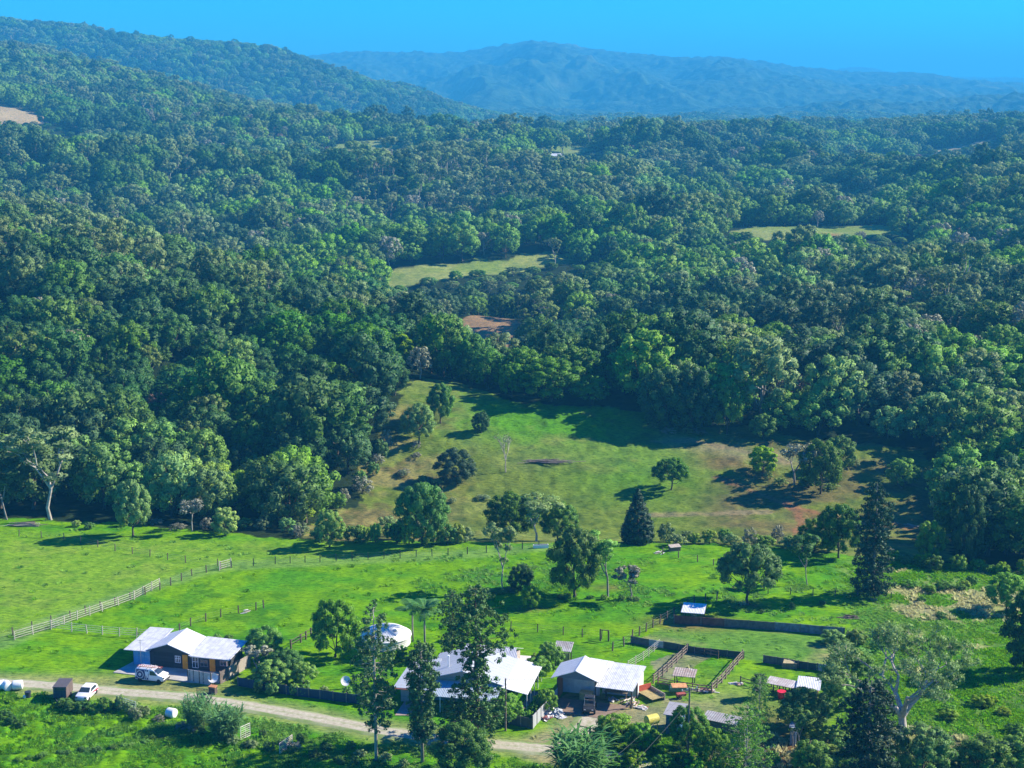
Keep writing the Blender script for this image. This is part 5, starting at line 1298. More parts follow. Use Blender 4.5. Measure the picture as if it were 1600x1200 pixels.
# small van, nose to the right
a, hd = heading((238, 1063), (256, 1064)); hd -= .12
o = thing('delivery_van', 'small white van with blue ringed panels and a roof ladder by the dark house', 'van', (a.x, a.y, a.z), hd)
prof = [(-2.05, .32), (-2.1, .9), (-2.0, 1.78), (-1.8, 1.86), (.35, 1.84), (.62, 1.76), (1.35, 1.12), (1.98, .98), (2.12, .75), (2.12, .35), (1.75, .3), (-1.7, .3)]
body_prism(o, 'body', prof, .86, .74, VW, .95)
def sd(x0, x1, z0, z1, yy=0): return [(x0, z0), (x1, z0), (x1, z1), (x0, z1)]
def side_y(z): return .86 if z < .95 else .86+(.74-.86)*min(1, (z-.95)/.91)
def sidepatch(o, name, pts, m, e=.012, lab=None):
    for s in (-1, 1):
        mb = MB(); mb.add([(x, s*(side_y(z)+e), z) for x, z in pts]+[(x, s*(side_y(z)-.03), z) for x, z in pts], [tuple(range(len(pts)))]+[(i, (i+1) % len(pts), (i+1) % len(pts)+len(pts), i+len(pts)) for i in range(len(pts))])
        mb.build(name, m, o, label=lab)
NAVY = paint('van_blue', (.015, .05, .16), .35, .1)
sidepatch(o, 'side_window', [(.1, 1.08), (1.18, 1.08), (.66, 1.62), (.1, 1.64)], GLASS, .02)
sidepatch(o, 'blue_panel', [(-2.0, .42), (-.15, .42), (-.05, 1.1), (-.15, 1.74), (-1.9, 1.74)], NAVY)
def ring(cx, cz, r0, r1, n=22): return [((cx+r0*math.cos(2*math.pi*i/n), cz+r0*math.sin(2*math.pi*i/n)), (cx+r1*math.cos(2*math.pi*i/n), cz+r1*math.sin(2*math.pi*i/n))) for i in range(n)]
for (cx, r0, r1) in ((-1.32, .46, .54), (-1.32, .05, .2)):
    for s in (-1, 1):
        mb = MB(); q = ring(cx, 1.05, r0, r1); n = len(q); vs = []
        for (x0, z0), (x1, z1) in q: vs += [(x0, s*(side_y(z0)+.022), z0), (x1, s*(side_y(z1)+.022), z1)]
        mb.add(vs, [(2*i, 2*i+1, (2*i+3) % (2*n), (2*i+2) % (2*n)) for i in range(n)]); mb.build('ring_mark', WHITE, o)
for xx in (-.62, -.38): sidepatch(o, 'curved_stripe', [(xx-.04, .45), (xx+.04, .45), (xx+.16, 1.1), (xx+.04, 1.7), (xx-.04, 1.7), (xx+.08, 1.1)], WHITE, .022)
part('windscreen', o, GLASS, lambda mb: mb.add([(.70, -.66, 1.72), (1.36, -.76, 1.135), (1.36, .76, 1.135), (.70, .66, 1.72)], [(0,1,2,3)]))
for x in (-1.35, 1.4):
    for y in (-.78, .78): wheel(o, x, y, .31)
part('bumper', o, paint('bumper', (.05, .05, .055), .6), lambda mb: (mb.box(2.05, -.8, .3, 2.2, .8, .55), mb.box(-2.16, -.8, .3, -2.05, .8, .5)))
for s in (-1, 1): part('headlight', o, GLASS, lambda mb: mb.box(1.95, s*.7-.14, .72, 2.15, s*.7+.14, .9))
part('roof_rack', o, STEEL, lambda mb: [mb.box(x, -.7, 1.86, x+.06, .7, 1.95) for x in (-1.5, -.4, .2)])
p0 = o
o2 = thing('ladder', 'orange rung ladder strapped along the van roof rack', 'ladder', local(p0, 0, 0, 0), hd)
part('rails', o2, paint('ladder_red', (.6, .12, .06), .5), lambda mb: [mb.bar((-1.9, y, 2.0), (1.6, y, 2.0), .06, .09) for y in (-.35, .05)])
part('rung', o2, WHITE, lambda mb: [mb.bar((-1.75+i*.3, -.35, 2.0), (-1.75+i*.3, .05, 2.0), .05) for i in range(11)])
# hatchback, nose towards the viewer and left
a, hd = heading((136, 1089), (125, 1100))
o = thing('hatchback_car', 'white hatchback with red stripes parked on the grass by the drive', 'car', a, hd)
prof = [(-1.75, .28), (-1.85, .8), (-1.72, 1.12), (-1.3, 1.42), (.1, 1.44), (.85, 1.02), (1.75, .84), (1.92, .6), (1.9, .28)]
body_prism(o, 'body', prof, .82, .64, VW, .9)
def side_y(z): return .82 if z < .9 else .82+(.64-.82)*min(1, (z-.9)/.54)
sidepatch(o, 'side_window', [(-1.35, .98), (.72, .98), (.12, 1.32), (-1.15, 1.32)], GLASS, .02)
sidepatch(o, 'stripe', [(-1.7, .5), (-.9, .5), (.6, .78), (.2, .8), (-1.6, .72)], paint('stripe_red', (.62, .02, .05), .4), .015)
part('windscreen', o, GLASS, lambda mb: mb.add([(.2, -.62, 1.42), (.9, -.74, 1.02), (.9, .74, 1.02), (.2, .62, 1.42)], [(0,1,2,3)]))
part('rear_window', o, GLASS, lambda mb: mb.add([(-1.36, -.6, 1.42), (-1.76, -.7, 1.1), (-1.76, .7, 1.1), (-1.36, .6, 1.42)], [(3,2,1,0)]))
for x in (-1.2, 1.25):
    for y in (-.74, .74): wheel(o, x, y, .3)
for s in (-1, 1): part('headlight', o, GLASS, lambda mb: mb.box(1.72, s*.6-.15, .6, 1.93, s*.6+.15, .76))
# enclosed trailer
a, hd = heading((99, 1090), (93, 1098))
o = thing('horse_trailer', 'boxy brown trailer with dark ribbed front panel parked beside the drive', 'trailer', a, hd)
TB = paint('trailer_brown', (.13, .095, .08), .6, .2)
part('body', o, TB, lambda mb: (mb.box(-1.5, -.85, .45, 1.3, .85, 1.95),))
part('front_panel', o, boards('trailer_dark', (.05, .052, .058), 1, .17, .3), lambda mb: mb.box(1.3, -.8, .5, 1.36, .8, 1.5))
part('roof', o, paint('trailer_roof', (.10, .085, .08), .5), lambda mb: mb.box(-1.55, -.9, 1.95, 1.38, .9, 2.03))
part('window', o, GLASS, lambda mb: mb.box(1.3, -.6, 1.58, 1.35, .6, 1.85))
for y in (-.88, .88): wheel(o, -.3, y, .32)
part('drawbar', o, STEEL, lambda mb: (mb.bar((1.3, -.6, .42), (2.3, 0, .42), .08), mb.bar((1.3, .6, .42), (2.3, 0, .42), .08)))
part('jockey_wheel', o, TYRE, lambda mb: mb.bar((2.2, 0, 0), (2.2, 0, .5), .1))
# open farm buggy
a, hd = heading((921, 1111), (919, 1122))
o = thing('farm_buggy', 'dark open farm buggy with roll frame parked on the brown workshop apron', 'buggy', a+Vector((0, 0, .1)), hd)
BD = paint('buggy_dark', (.028, .03, .035), .5, .2)
part('body', o, BD, lambda mb: (mb.box(-1.5, -.72, .45, .1, .72, .62), mb.box(-1.5, -.72, .62, -.2, -.66, .95), mb.box(-1.5, .66, .62, -.2, .72, .95), mb.box(-1.56, -.72, .45, -1.5, .72, .95), mb.prism([(.1, .4), (1.45, .42), (1.45, .75), (.9, .95), (.1, .95)], -.68, .68)))
part('seat', o, paint('seat', (.12, .11, .11), .7), lambda mb: (mb.box(-.25, -.6, .62, .25, .6, .82), mb.box(-.32, -.6, .82, -.2, .6, 1.3)))
part('roll_frame', o, STEEL, lambda mb: (mb.tube([(-.3, -.65, .6), (-.3, -.62, 1.9), (-.3, .62, 1.9), (-.3, .65, .6)], .035, 6), mb.tube([(.75, -.65, .9), (.45, -.6, 1.88), (.45, .6, 1.88), (.75, .65, .9)], .035, 6), mb.tube([(-.3, -.62, 1.9), (.45, -.6, 1.88)], .03, 6), mb.tube([(-.3, .62, 1.9), (.45, .6, 1.88)], .03, 6)))
part('canopy', o, BD, lambda mb: mb.box(-.35, -.62, 1.93, .5, .62, 1.98))
for x in (-1.0, 1.0):
    for y in (-.72, .72): wheel(o, x, y, .34, .24)
for s in (-1, 1): part('headlight', o, WHITE, lambda mb: mb.box(1.44, s*.48-.1, .62, 1.48, s*.48+.1, .74))

# ------------------------------------------------------------------ bales, poles, clutter
BALE = paint('bale_wrap', (.74, .76, .72), .4, .08, 2)
def bale(label, px, rz, group, up=False, r=.62, l=1.2):
    p = P(*px); o = thing('hay_bale', label, 'hay bale', p+Vector((0, 0, 0)), rz, group)
    def f(mb):
        prof = [(r*.8, -l/2), (r*.97, -l/2+.06), (r, -l/2+.15), (r*1.01, 0), (r, l/2-.15), (r*.97, l/2-.06), (r*.8, l/2)]; mb.lathe(prof, 24)
    c = part('wrap', o, BALE, f); c.location = (0, 0, l/2 if up else r*.98); c.rotation_euler = (0, 0 if up else math.pi/2, 0); c.data.polygons.foreach_set('use_smooth', [True]*len(c.data.polygons))
g = 'white wrapped bales by the left end of the drive'
bale('leftmost wrapped bale cut by the left edge', (1, 1077), .5, g); bale('middle of three white wrapped bales', (11, 1078), -.9, g); bale('right of three white wrapped bales', (28, 1077), .2, g, False, .62, 1.3)
bale('single white wrapped bale lying by the cane clumps', (268, 1121), -.4, None)
def pole(label, px, hpx, arm=None, r=.14, m=None, steel=True):
    p = P(*px); k = pxm(p.y, p.z); hm = hpx/(k*.92); o = thing('power_pole', label, 'power pole', p)
    part('pole', o, m or TIMBER, lambda mb: mb.tube([(0, 0, -.4), (0, 0, hm)], [r, r*.7], 10))
    if arm:
        ca = math.cos(arm); sa = math.sin(arm)
        part('crossarm', o, TIMBER, lambda mb: mb.bar((-1.1*ca, -1.1*sa, hm-.35), (1.1*ca, 1.1*sa, hm-.35), .1, .12))
        for t in (-1.0, -.35, .35, 1.0): part('insulator', o, WHITE, lambda mb: mb.tube([(t*ca, t*sa, hm-.29), (t*ca, t*sa, hm-.08)], .05, 6))
    return p, hm
def wires(label, pairs):
    o = None
    a0 = pairs[0][0]; o = thing('power_line', label, 'power line', a0)
    for a, b in pairs:
        mb = MB(); n = 14; pts = []
        for i in range(n+1):
            t = i/n; q = a.lerp(b, t)-a0; q = q+Vector((0, 0, -4*t*(1-t)*(b-a).length*.018)); pts.append(q)
        mb.tube(pts, .014, 4); mb.build('wire', paint('cable', (.10, .10, .09), .8), o)
p1, h1 = pole('tall power pole in front of the glossy dark tree', (1075, 1180), 104, .4)
p2, h2 = pole('wooden pole beside the homestead under the bunya pine', (790, 1142), 80)
p3, h3 = pole('power pole with crossarm under the great pale fig', (1371, 1232), 98, .15)
T1 = p1+Vector((0, 0, h1-.2)); T2 = p2+Vector((0, 0, h2-.1)); T3 = p3+Vector((0, 0, h3-.1))
E1 = P(960, 1240)+Vector((-22, -20, h1)); 
wires('two cables running from the tall pole to the lower left', [(T1, P(880, 1330)+Vector((0, 0, 6))), (T1+Vector((-.6, -.2, -2.2)), P(905, 1330)+Vector((0, 0, 4)))])
wires('thin cable from the homestead pole to the workshop roof', [(T2, P(871, 1093)+Vector((0, 0, 3.2)))])
wires('cables leaving the crossarm pole to the right', [(T3+Vector((t, 0, -.1)), T3+Vector((t+40, -14, 2))) for t in (-1, 0, 1)]+[(T3+Vector((0, 0, -1.2)), P(1416, 1188))])
# yellow tank on a stand
p = P(1018, 1148); o = thing('fuel_tank', 'yellow drum shaped fuel tank raised on a steel stand', 'tank', p, .5)
YL = paint('yellow_tank', (.62, .55, .10), .5, .15)
t = part('drum', o, YL, lambda mb: mb.lathe([(.5, -.85), (.62, -.75), (.62, .75), (.5, .85)], 20)); t.rotation_euler = (0, math.pi/2, 0); t.location = (0, 0, 2.0)
for x in (-.5, .5):
    for y in (-.45, .45): part('leg', o, YL, lambda mb: mb.bar((x*1.2, y*1.2, -.1), (x, y, 1.6), .07))
def tub(name, label, cat, px, m, r=.45, h=.7):
    p = P(*px); o = thing(name, label, cat, p)
    part('body', o, m, lambda mb: mb.lathe([(r*.8, 0), (r, h), (r*.93, h), (r*.75, .05)], 18)); part('rim', o, m, lambda mb: mb.lathe([(r*1.06, h-.05), (r*1.06, h+.03), (r*.9, h+.03)], 18)); return o
tub('plastic_tub', 'bright red tub standing in front of the pen row', 'tub', (1221, 1091), paint('red_plastic', (.72, .02, .03), .4, .05), .55, .95)
tub('barrel', 'dark barrel lying near the bales', 'barrel', (44, 1090), paint('barrel_dark', (.03, .035, .045), .5), .4, .8)
tub('bucket', 'white bucket near the dark barrel', 'bucket', (39, 1091), WHITE, .22, .35)
p = P(333, 1083); o = thing('letterbox', 'brown letterbox cabinet with orange top beside the gravel drive', 'letterbox', p, -.3)
part('body', o, paint('box_brown', (.10, .08, .07), .8), lambda mb: mb.box(-.45, -.35, -.1, .45, .35, .9)); part('lid', o, paint('box_orange', (.45, .2, .09), .7), lambda mb: mb.box(-.5, -.4, .9, .5, .4, 1.0))
part('slot', o, TYRE, lambda mb: mb.box(-.25, -.365, .6, .25, -.352, .68))
def satd(label, px):
    p = P(*px); o = thing('satellite_dish', label, 'dish', p)
    part('mast', o, STEEL, lambda mb: mb.tube([(0, 0, -.1), (0, 0, .8)], .05, 6))
    d = part('dish', o, WHITE, lambda mb: mb.lathe([(.05, 0), (.4, .05), (.62, .16), (.66, .2), (.6, .19), (.3, .08)], 20)); d.location = (0, 0, 1.0); d.rotation_euler = (R(70), 0, R(15))
satd('white satellite dish on the garden lawn behind the blue fence', (540, 1075))
satd('pale round dish by the picket screen', (333, 1070))
def heap(name, label, cat, px, wpx, dpx, h, mats, n, seed, planks=False, rz=0):
    """loose heap: crumpled sheets or planks lying over each other"""
    rr = random.Random(seed); p = P(*px); k = pxm(p.y); w_ = wpx/k; d_ = dpx/k/.42; o = thing(name, label, cat, p, rz); mbs = [MB() for _ in mats]
    for i in range(n):
        j = i % len(mats); x = rr.gauss(0, w_*.22); y = rr.gauss(0, d_*.22); z = rr.uniform(.02, h)*max(.1, 1-abs(x)/(w_*.6)-abs(y)/(d_*.6))
        if planks:
            a = rr.gauss(0, .25); l = rr.uniform(.5, .9)*w_*.5; mbs[j].bar((x-l*math.cos(a), y-l*math.sin(a), z+rr.uniform(-.08, .1)), (x+l*math.cos(a), y+l*math.sin(a), z+rr.uniform(-.05, .1)), .16, .06)
        else:
            s = rr.uniform(.25, .55)*min(1.6, w_*.5); a = rr.uniform(0, 3.1); q = 5; vs = []; fs = []
            for u in range(q):
                for v in range(q):
                    lx = (u/(q-1)-.5)*s*2; ly = (v/(q-1)-.5)*s*1.5
                    vs.append((x+lx*math.cos(a)-ly*math.sin(a), y+lx*math.sin(a)+ly*math.cos(a), max(.02, z+rr.uniform(-.12, .16)-.25*(lx*lx+ly*ly))))
            for u in range(q-1):
                for v in range(q-1): fs.append((u*q+v, (u+1)*q+v, (u+1)*q+v+1, u*q+v+1))
            mbs[j].add(vs, fs)
    for mb_, m in zip(mbs, mats): mb_.build('planks' if planks else 'sheet', m, o)
    return o
SHW = paint('scrap_white', (.68, .66, .62), .6, .15, 3); SHG = paint('scrap_grey', (.34, .38, .42), .6, .2, 3); SHR = paint('scrap_red', (.4, .14, .12), .7, .2)
heap('scrap_pile', 'long heap of crumpled white and grey scrap sheets beside the pale fence', 'scrap pile', (866, 1114), 30, 16, .9, [SHW, SHW, SHG], 46, 3, rz=.85)
heap('scrap_pile', 'end of the scrap heap with a reddish sheet by the drive', 'scrap pile', (853, 1124), 16, 6, .4, [SHW, SHR], 14, 4, rz=.5)
heap('bag_pile', 'pale bags heaped at the front of the carport', 'bags', (957, 1094), 14, 5, .6, [SHW, SHG], 14, 5)
heap('timber_pile', 'tangle of pale timber offcuts at the right carport post', 'timber pile', (985, 1100), 18, 12, 1.5, [paint('offcuts', (.55, .38, .28), .8, .2), SHW, TIMBER], 30, 6, True, 1.0)
heap('timber_pile', 'red and white boards lying on the grass in front of the timber rack', 'timber pile', (1001, 1106), 20, 6, .35, [SHW, paint('board_red', (.5, .1, .05), .7), SHW], 12, 7, True, -.35)
heap('timber_pile', 'reddish planks lying at the front of the stock yard', 'timber pile', (1100, 1080), 30, 6, .4, [paint('planks_red', (.26, .11, .08), .8), SHW, TIMBERP], 20, 8, True, -.2)
heap('timber_pile', 'white and pink boards beside the dark rail fence left of the pens', 'timber pile', (1150, 1069), 22, 5, .3, [SHW, paint('boards_pink', (.6, .4, .34), .8)], 14, 9, True, -.1)
heap('log_pile', 'fallen pale logs at the top left edge of the paddock', 'log pile', (38, 822), 46, 5, .8, [TIMBERP, TIMBER], 22, 10, True)
heap('log_pile', 'dark tangle of fallen branches on the valley meadow', 'log pile', (845, 722), 60, 9, .8, [paint('log_grey', (.24, .20, .16), .9), TIMBER], 40, 12, True)
heap('log_pile', 'fallen branches on the right paddock above the arena', 'log pile', (1328, 966), 24, 6, .6, [TIMBER, POSTD], 18, 13, True)
heap('log_pile', 'pale fallen logs by the red track', 'log pile', (1422, 822), 34, 8, .5, [TIMBERP, TIMBER], 14, 14, True, -.5)
heap('log_pile', 'white branches lying by the fence behind the dark house', 'log pile', (385, 957), 12, 5, .5, [SHW, TIMBERP], 8, 15, True, .6)
heap('log_pile', 'pale sticks at the near end of the dark paddock fence', 'log pile', (1030, 864), 16, 4, .5, [SHW, TIMBERP], 8, 16, True, .6)
o = placed('timber_rack', 'open timber rack with red end board beside the white shed wall', 'rack', (1017, 1090), .55)
part('planks', o, paint('rack_straw', (.42, .34, .14), .8, .25), lambda mb: [mb.box(-1.0+i*.22, -1.6, .45, -.82+i*.22, 1.4, .52) for i in range(9)])
part('end_board', o, paint('rack_red', (.55, .10, .05), .7), lambda mb: mb.box(-1.0, 1.4, .1, 1.05, 1.5, 1.3)); part('side_board', o, TIMBERP, lambda mb: mb.box(1.0, -1.6, 0, 1.1, 1.4, .9))
o = placed('dinghy', 'green hulled dinghy loaded with orange covers in front of the stock yard', 'boat', (1061, 1082), .1)
def hull(mb):
    n = 9; vs = []; fs = []
    for i in range(n):
        t = i/(n-1); w_ = .75*math.sin(math.pi*(.12+.8*t))**.6; x = -1.3+2.6*t
        vs += [(x, -w_, .85), (x, -w_*.75, .35), (x, 0, .15), (x, w_*.75, .35), (x, w_, .85)]
    for i in range(n-1):
        for j in range(4): fs.append((i*5+j, i*5+j+1, (i+1)*5+j+1, (i+1)*5+j))
    mb.add(vs, fs)
part('hull', o, paint('hull_green', (.12, .24, .2), .5, .2), hull)
part('cover', o, paint('cover_orange', (.62, .30, .12), .7, .25), lambda mb: mb.slab([(-1.0, -.55, .95), (1.0, -.55, .88), (1.0, .55, 1.05), (-1.0, .55, 1.1)], .15))
o = placed('wheelbarrow', 'small red cart on the grass near the dinghy', 'cart', (1064, 1091), .3)
part('tray', o, paint('tray_red', (.36, .08, .05), .7, .3), lambda mb: mb.box(-.6, -.35, .4, .6, .35, .7)); wheel(o, -.3, -.4, .25, .1); wheel(o, -.3, .4, .25, .1); part('handle', o, STEEL, lambda mb: mb.bar((.6, 0, .5), (1.3, 0, .7), .05))
o = placed('feed_box', 'small brown feed box on the far green rise of the middle paddock', 'feed box', (1054, 860), .3)
part('body', o, paint('feed_brown', (.25, .12, .08), .8), lambda mb: mb.box(-.9, -.5, 0, .9, .5, .7)); part('lid', o, TIMBERP, lambda mb: mb.slab([(-1, -.6, .75), (1, -.6, .75), (1, .6, .95), (-1, .6, .95)], .06))
o = placed('water_trough', 'white trough by the wire fence beyond the thin gum', 'trough', (845, 856), .1)
part('body', o, WHITE, lambda mb: (mb.box(-1.3, -.3, 0, 1.3, .3, .6),)); part('water', o, GLASS, lambda mb: mb.box(-1.2, -.22, .6, 1.2, .22, .61))
o = placed('hay_feeder', 'straw coloured feeder against the short three toned wall', 'feeder', (1233, 1043), -.1)
part('frame', o, TIMBER, lambda mb: (mb.box(-1.0, -.5, 0, 1.0, -.42, .8), mb.box(-1.0, .42, 0, 1.0, .5, .8))); part('hay', o, paint('straw', (.55, .45, .22), .9, .2), lambda mb: mb.slab([(-.9, -.4, .7), (.9, -.4, .7), (.7, .4, 1.0), (-.7, .4, 1.0)], .5))

# ------------------------------------------------------------------ bushes and rows of scrub
def bush(px, py, hp, wp, label, kind='bush', var=0, group=None): tree(kind, px, py, hp, wp, label, var, 'bush', group)
def row(pxs, n, hr, wr, kinds, label, spread=4, seed=0):
    r_ = random.Random(seed); seg = [math.hypot(b[0]-a[0], b[1]-a[1]) for a, b in zip(pxs[:-1], pxs[1:])]; tot = sum(seg)
    n = max(3, int(n*.64))
    for i in range(n):
        d = (i+r_.random())/n*tot; j = 0
        while j < len(seg)-1 and d > seg[j]: d -= seg[j]; j += 1
        t = d/seg[j]; x = pxs[j][0]+(pxs[j+1][0]-pxs[j][0])*t+r_.gauss(0, spread); y = pxs[j][1]+(pxs[j+1][1]-pxs[j][1])*t+r_.gauss(0, spread*.4)
        k = r_.choice(kinds); k, v = (k if isinstance(k, tuple) else (k, 0))
        bush(x, y, r_.uniform(*hr), r_.uniform(*wr), label, k, v, label)
B3 = [('bush', 0), ('bush', 1), ('bush', 2)]; BM = B3+['bushlime', 'bushgrey']
row([(95,1108),(140,1112),(185,1110),(225,1120)], 15, (13, 26), (18, 32), B3, 'scrubby green bush in the row behind the white hatchback', 5, 1)
row([(200,1120),(222,1126)], 4, (12, 20), (14, 22), ['bushgrey', ('bush', 2)], 'grey brown bush at the foot of the open tube gate', 3, 2)
row([(248,1126),(300,1146),(345,1158),(400,1170),(470,1178),(560,1196)], 24, (6, 14), (14, 26), [('bush', 1), ('bush', 2), 'bushgrey'], 'rough bush in the dark hedge line below the drive', 4, 3)
row([(400,1146),(440,1156),(520,1172),(590,1186),(640,1200)], 14, (8, 18), (14, 26), B3+['bushgrey'], 'overgrown bush along the ditch left of the tall hoop pine', 5, 4)
row([(0,1125),(40,1138)], 4, (8, 14), (18, 30), [('bush', 1)], 'dark low bush in the lower left pasture', 5, 5)
row([(0,1194),(90,1178),(200,1166),(260,1150)], 26, (3, 7), (10, 18), [('bush', 1), ('bush', 0)], 'low weed along the ditch through the lower left pasture', 2, 6)
row([(395,1080),(440,1086),(480,1085)], 8, (12, 20), (16, 26), ['bush', 'bushlime'], 'leafy shrub inside the dark blue garden fence', 3, 7)
row([(500,1082),(545,1086),(575,1090)], 6, (10, 18), (14, 22), B3, 'garden shrub near the white satellite dish', 3, 8)
row([(560,1100),(600,1106),(625,1112)], 6, (10, 18), (14, 22), B3, 'shrub between hoop pine and brick path', 3, 9)
row([(800,1094),(812,1082),(824,1070),(834,1060)], 9, (17, 22), (15, 20), [('bush', 0)], 'clipped hedge bush along the white side verandah', 1, 10)
row([(812,1130),(830,1124),(845,1112),(858,1098)], 9, (14, 24), (16, 24), [('bush', 0), ('bush', 1)], 'garden bush beside the pale grey fence', 3, 11)
row([(690,1110),(740,1120),(790,1124)], 8, (12, 22), (16, 28), B3, 'bush at the foot of the bunya pines', 4, 12)
row([(605,1040),(640,1030),(680,1022)], 10, (14, 24), (16, 26), ['bushlime', 'bush', ('bush', 1)], 'bright bush under the palms behind the homestead', 4, 13)
row([(690,955),(720,975),(700,1005)], 7, (8, 14), (14, 24), B3, 'bush behind the homestead near the palms', 4, 14)
row([(820,1045),(845,1042),(862,1046)], 6, (14, 22), (14, 22), B3, 'hedge bush beside the pool deck', 2, 15)
row([(380,822),(440,832),(500,846),(560,846),(640,850),(740,846)], 34, (14, 34), (18, 36), BM, 'scrub bush along the gully behind the paddock fence', 5, 16)
row([(590,835),(640,840),(700,835)], 10, (20, 44), (24, 40), BM, 'tall scrub bush in the gully left of the meadow', 6, 17)
row([(1040,848),(1110,850),(1180,852),(1250,856),(1300,862)], 26, (14, 30), (20, 36), ['bushgrey', ('bush', 2), ('bush', 0), 'bushlime'], 'scrub bush in the gully below the red track', 5, 18)
row([(1380,872),(1440,884),(1500,890),(1600,898)], 24, (12, 26), (18, 32), BM, 'scrub bush along the top of the dry right paddock', 5, 19)
row([(1410,918),(1450,925),(1500,920),(1540,915)], 12, (8, 18), (20, 36), ['bush', 'bushlime'], 'weedy bush in the dry right paddock', 6, 20)
row([(1300,1010),(1330,1000),(1360,1020),(1320,1040)], 10, (12, 24), (24, 40), ['bushlime', 'bush', ('bush', 2)], 'green bush overrunning the right end of the arena', 6, 21)
row([(85,820),(140,824),(200,820),(300,828),(370,826)], 14, (8, 20), (16, 30), BM, 'low bush at the foot of the left forest edge', 4, 22)
row([(720,920),(760,925),(800,926)], 8, (4, 8), (16, 30), [('bush', 0), ('bush', 2)], 'low weed patch under the tall thin gum', 4, 23)
row([(860,934),(930,938),(1000,938)], 10, (4, 8), (12, 22), [('bush', 1), ('bush', 0)], 'weed under the middle paddock trees', 3, 24)
row([(620,700),(640,720),(610,740),(650,760),(760,790)], 16, (6, 14), (12, 24), ['bushgrey', ('bush', 2), ('bush', 0)], 'small shrub on the dry valley slope', 14, 25)
row([(520,800),(560,770),(590,730),(600,690)], 14, (14, 34), (20, 40), [('bush', 1), ('bush', 0), 'bushgrey'], 'bush at the foot of the forest corner left of the meadow', 5, 40)
row([(1180,742),(1230,760),(1300,762),(1340,720)], 12, (8, 20), (14, 28), [('bush', 1), 'bushgrey', ('bush', 2)], 'shrub in the dry valley clump', 6, 26)
row([(1010,672),(1060,676),(1100,678)], 7, (8, 14), (16, 26), [('bush', 2), 'bushgrey'], 'pale shrub at the foot of the valley ridge clump', 4, 27)
row([(930,1150),(990,1156),(1040,1165)], 12, (14, 26), (22, 36), [('bush', 0), ('bush', 1), 'bushlime'], 'bush in the thicket left of the yellow tank', 6, 28)
row([(960,1190),(1020,1200),(1100,1205),(1160,1205)], 16, (14, 28), (22, 40), [('bush', 0), ('bush', 1), 'bushlime'], 'bush in the thicket along the bottom edge', 7, 29)
row([(1280,1150),(1320,1170),(1290,1200)], 10, (10, 22), (26, 44), ['bushlime', ('bush', 0)], 'bright low bush below the pen house', 7, 30)
row([(1200,1190),(1260,1205),(1400,1205),(1500,1200),(1590,1205)], 16, (16, 34), (26, 46), [('bush', 0), ('bush', 1)], 'bush along the bottom edge under the great fig', 8, 31)
row([(1480,1120),(1540,1100),(1580,1140)], 10, (8, 18), (24, 40), ['bushlime', ('bush', 0)], 'weedy bush right of the great pale fig', 9, 32)
row([(330,1008),(360,1000)], 4, (8, 14), (12, 18), [('bush', 1), ('bush', 0)], 'dark shrub behind the dark house roof', 2, 33)
for q in [(1237,952,12,9), (1470,965,9,20), (1285,945,7,12), (1440,940,8,16), (1490,1010,6,14), (1190,958,6,10)]: bush(q[0], q[1], q[2], q[3], 'lone small bush on the right hand paddock', 'bush', 1, 'lone small bushes on the right hand paddock')

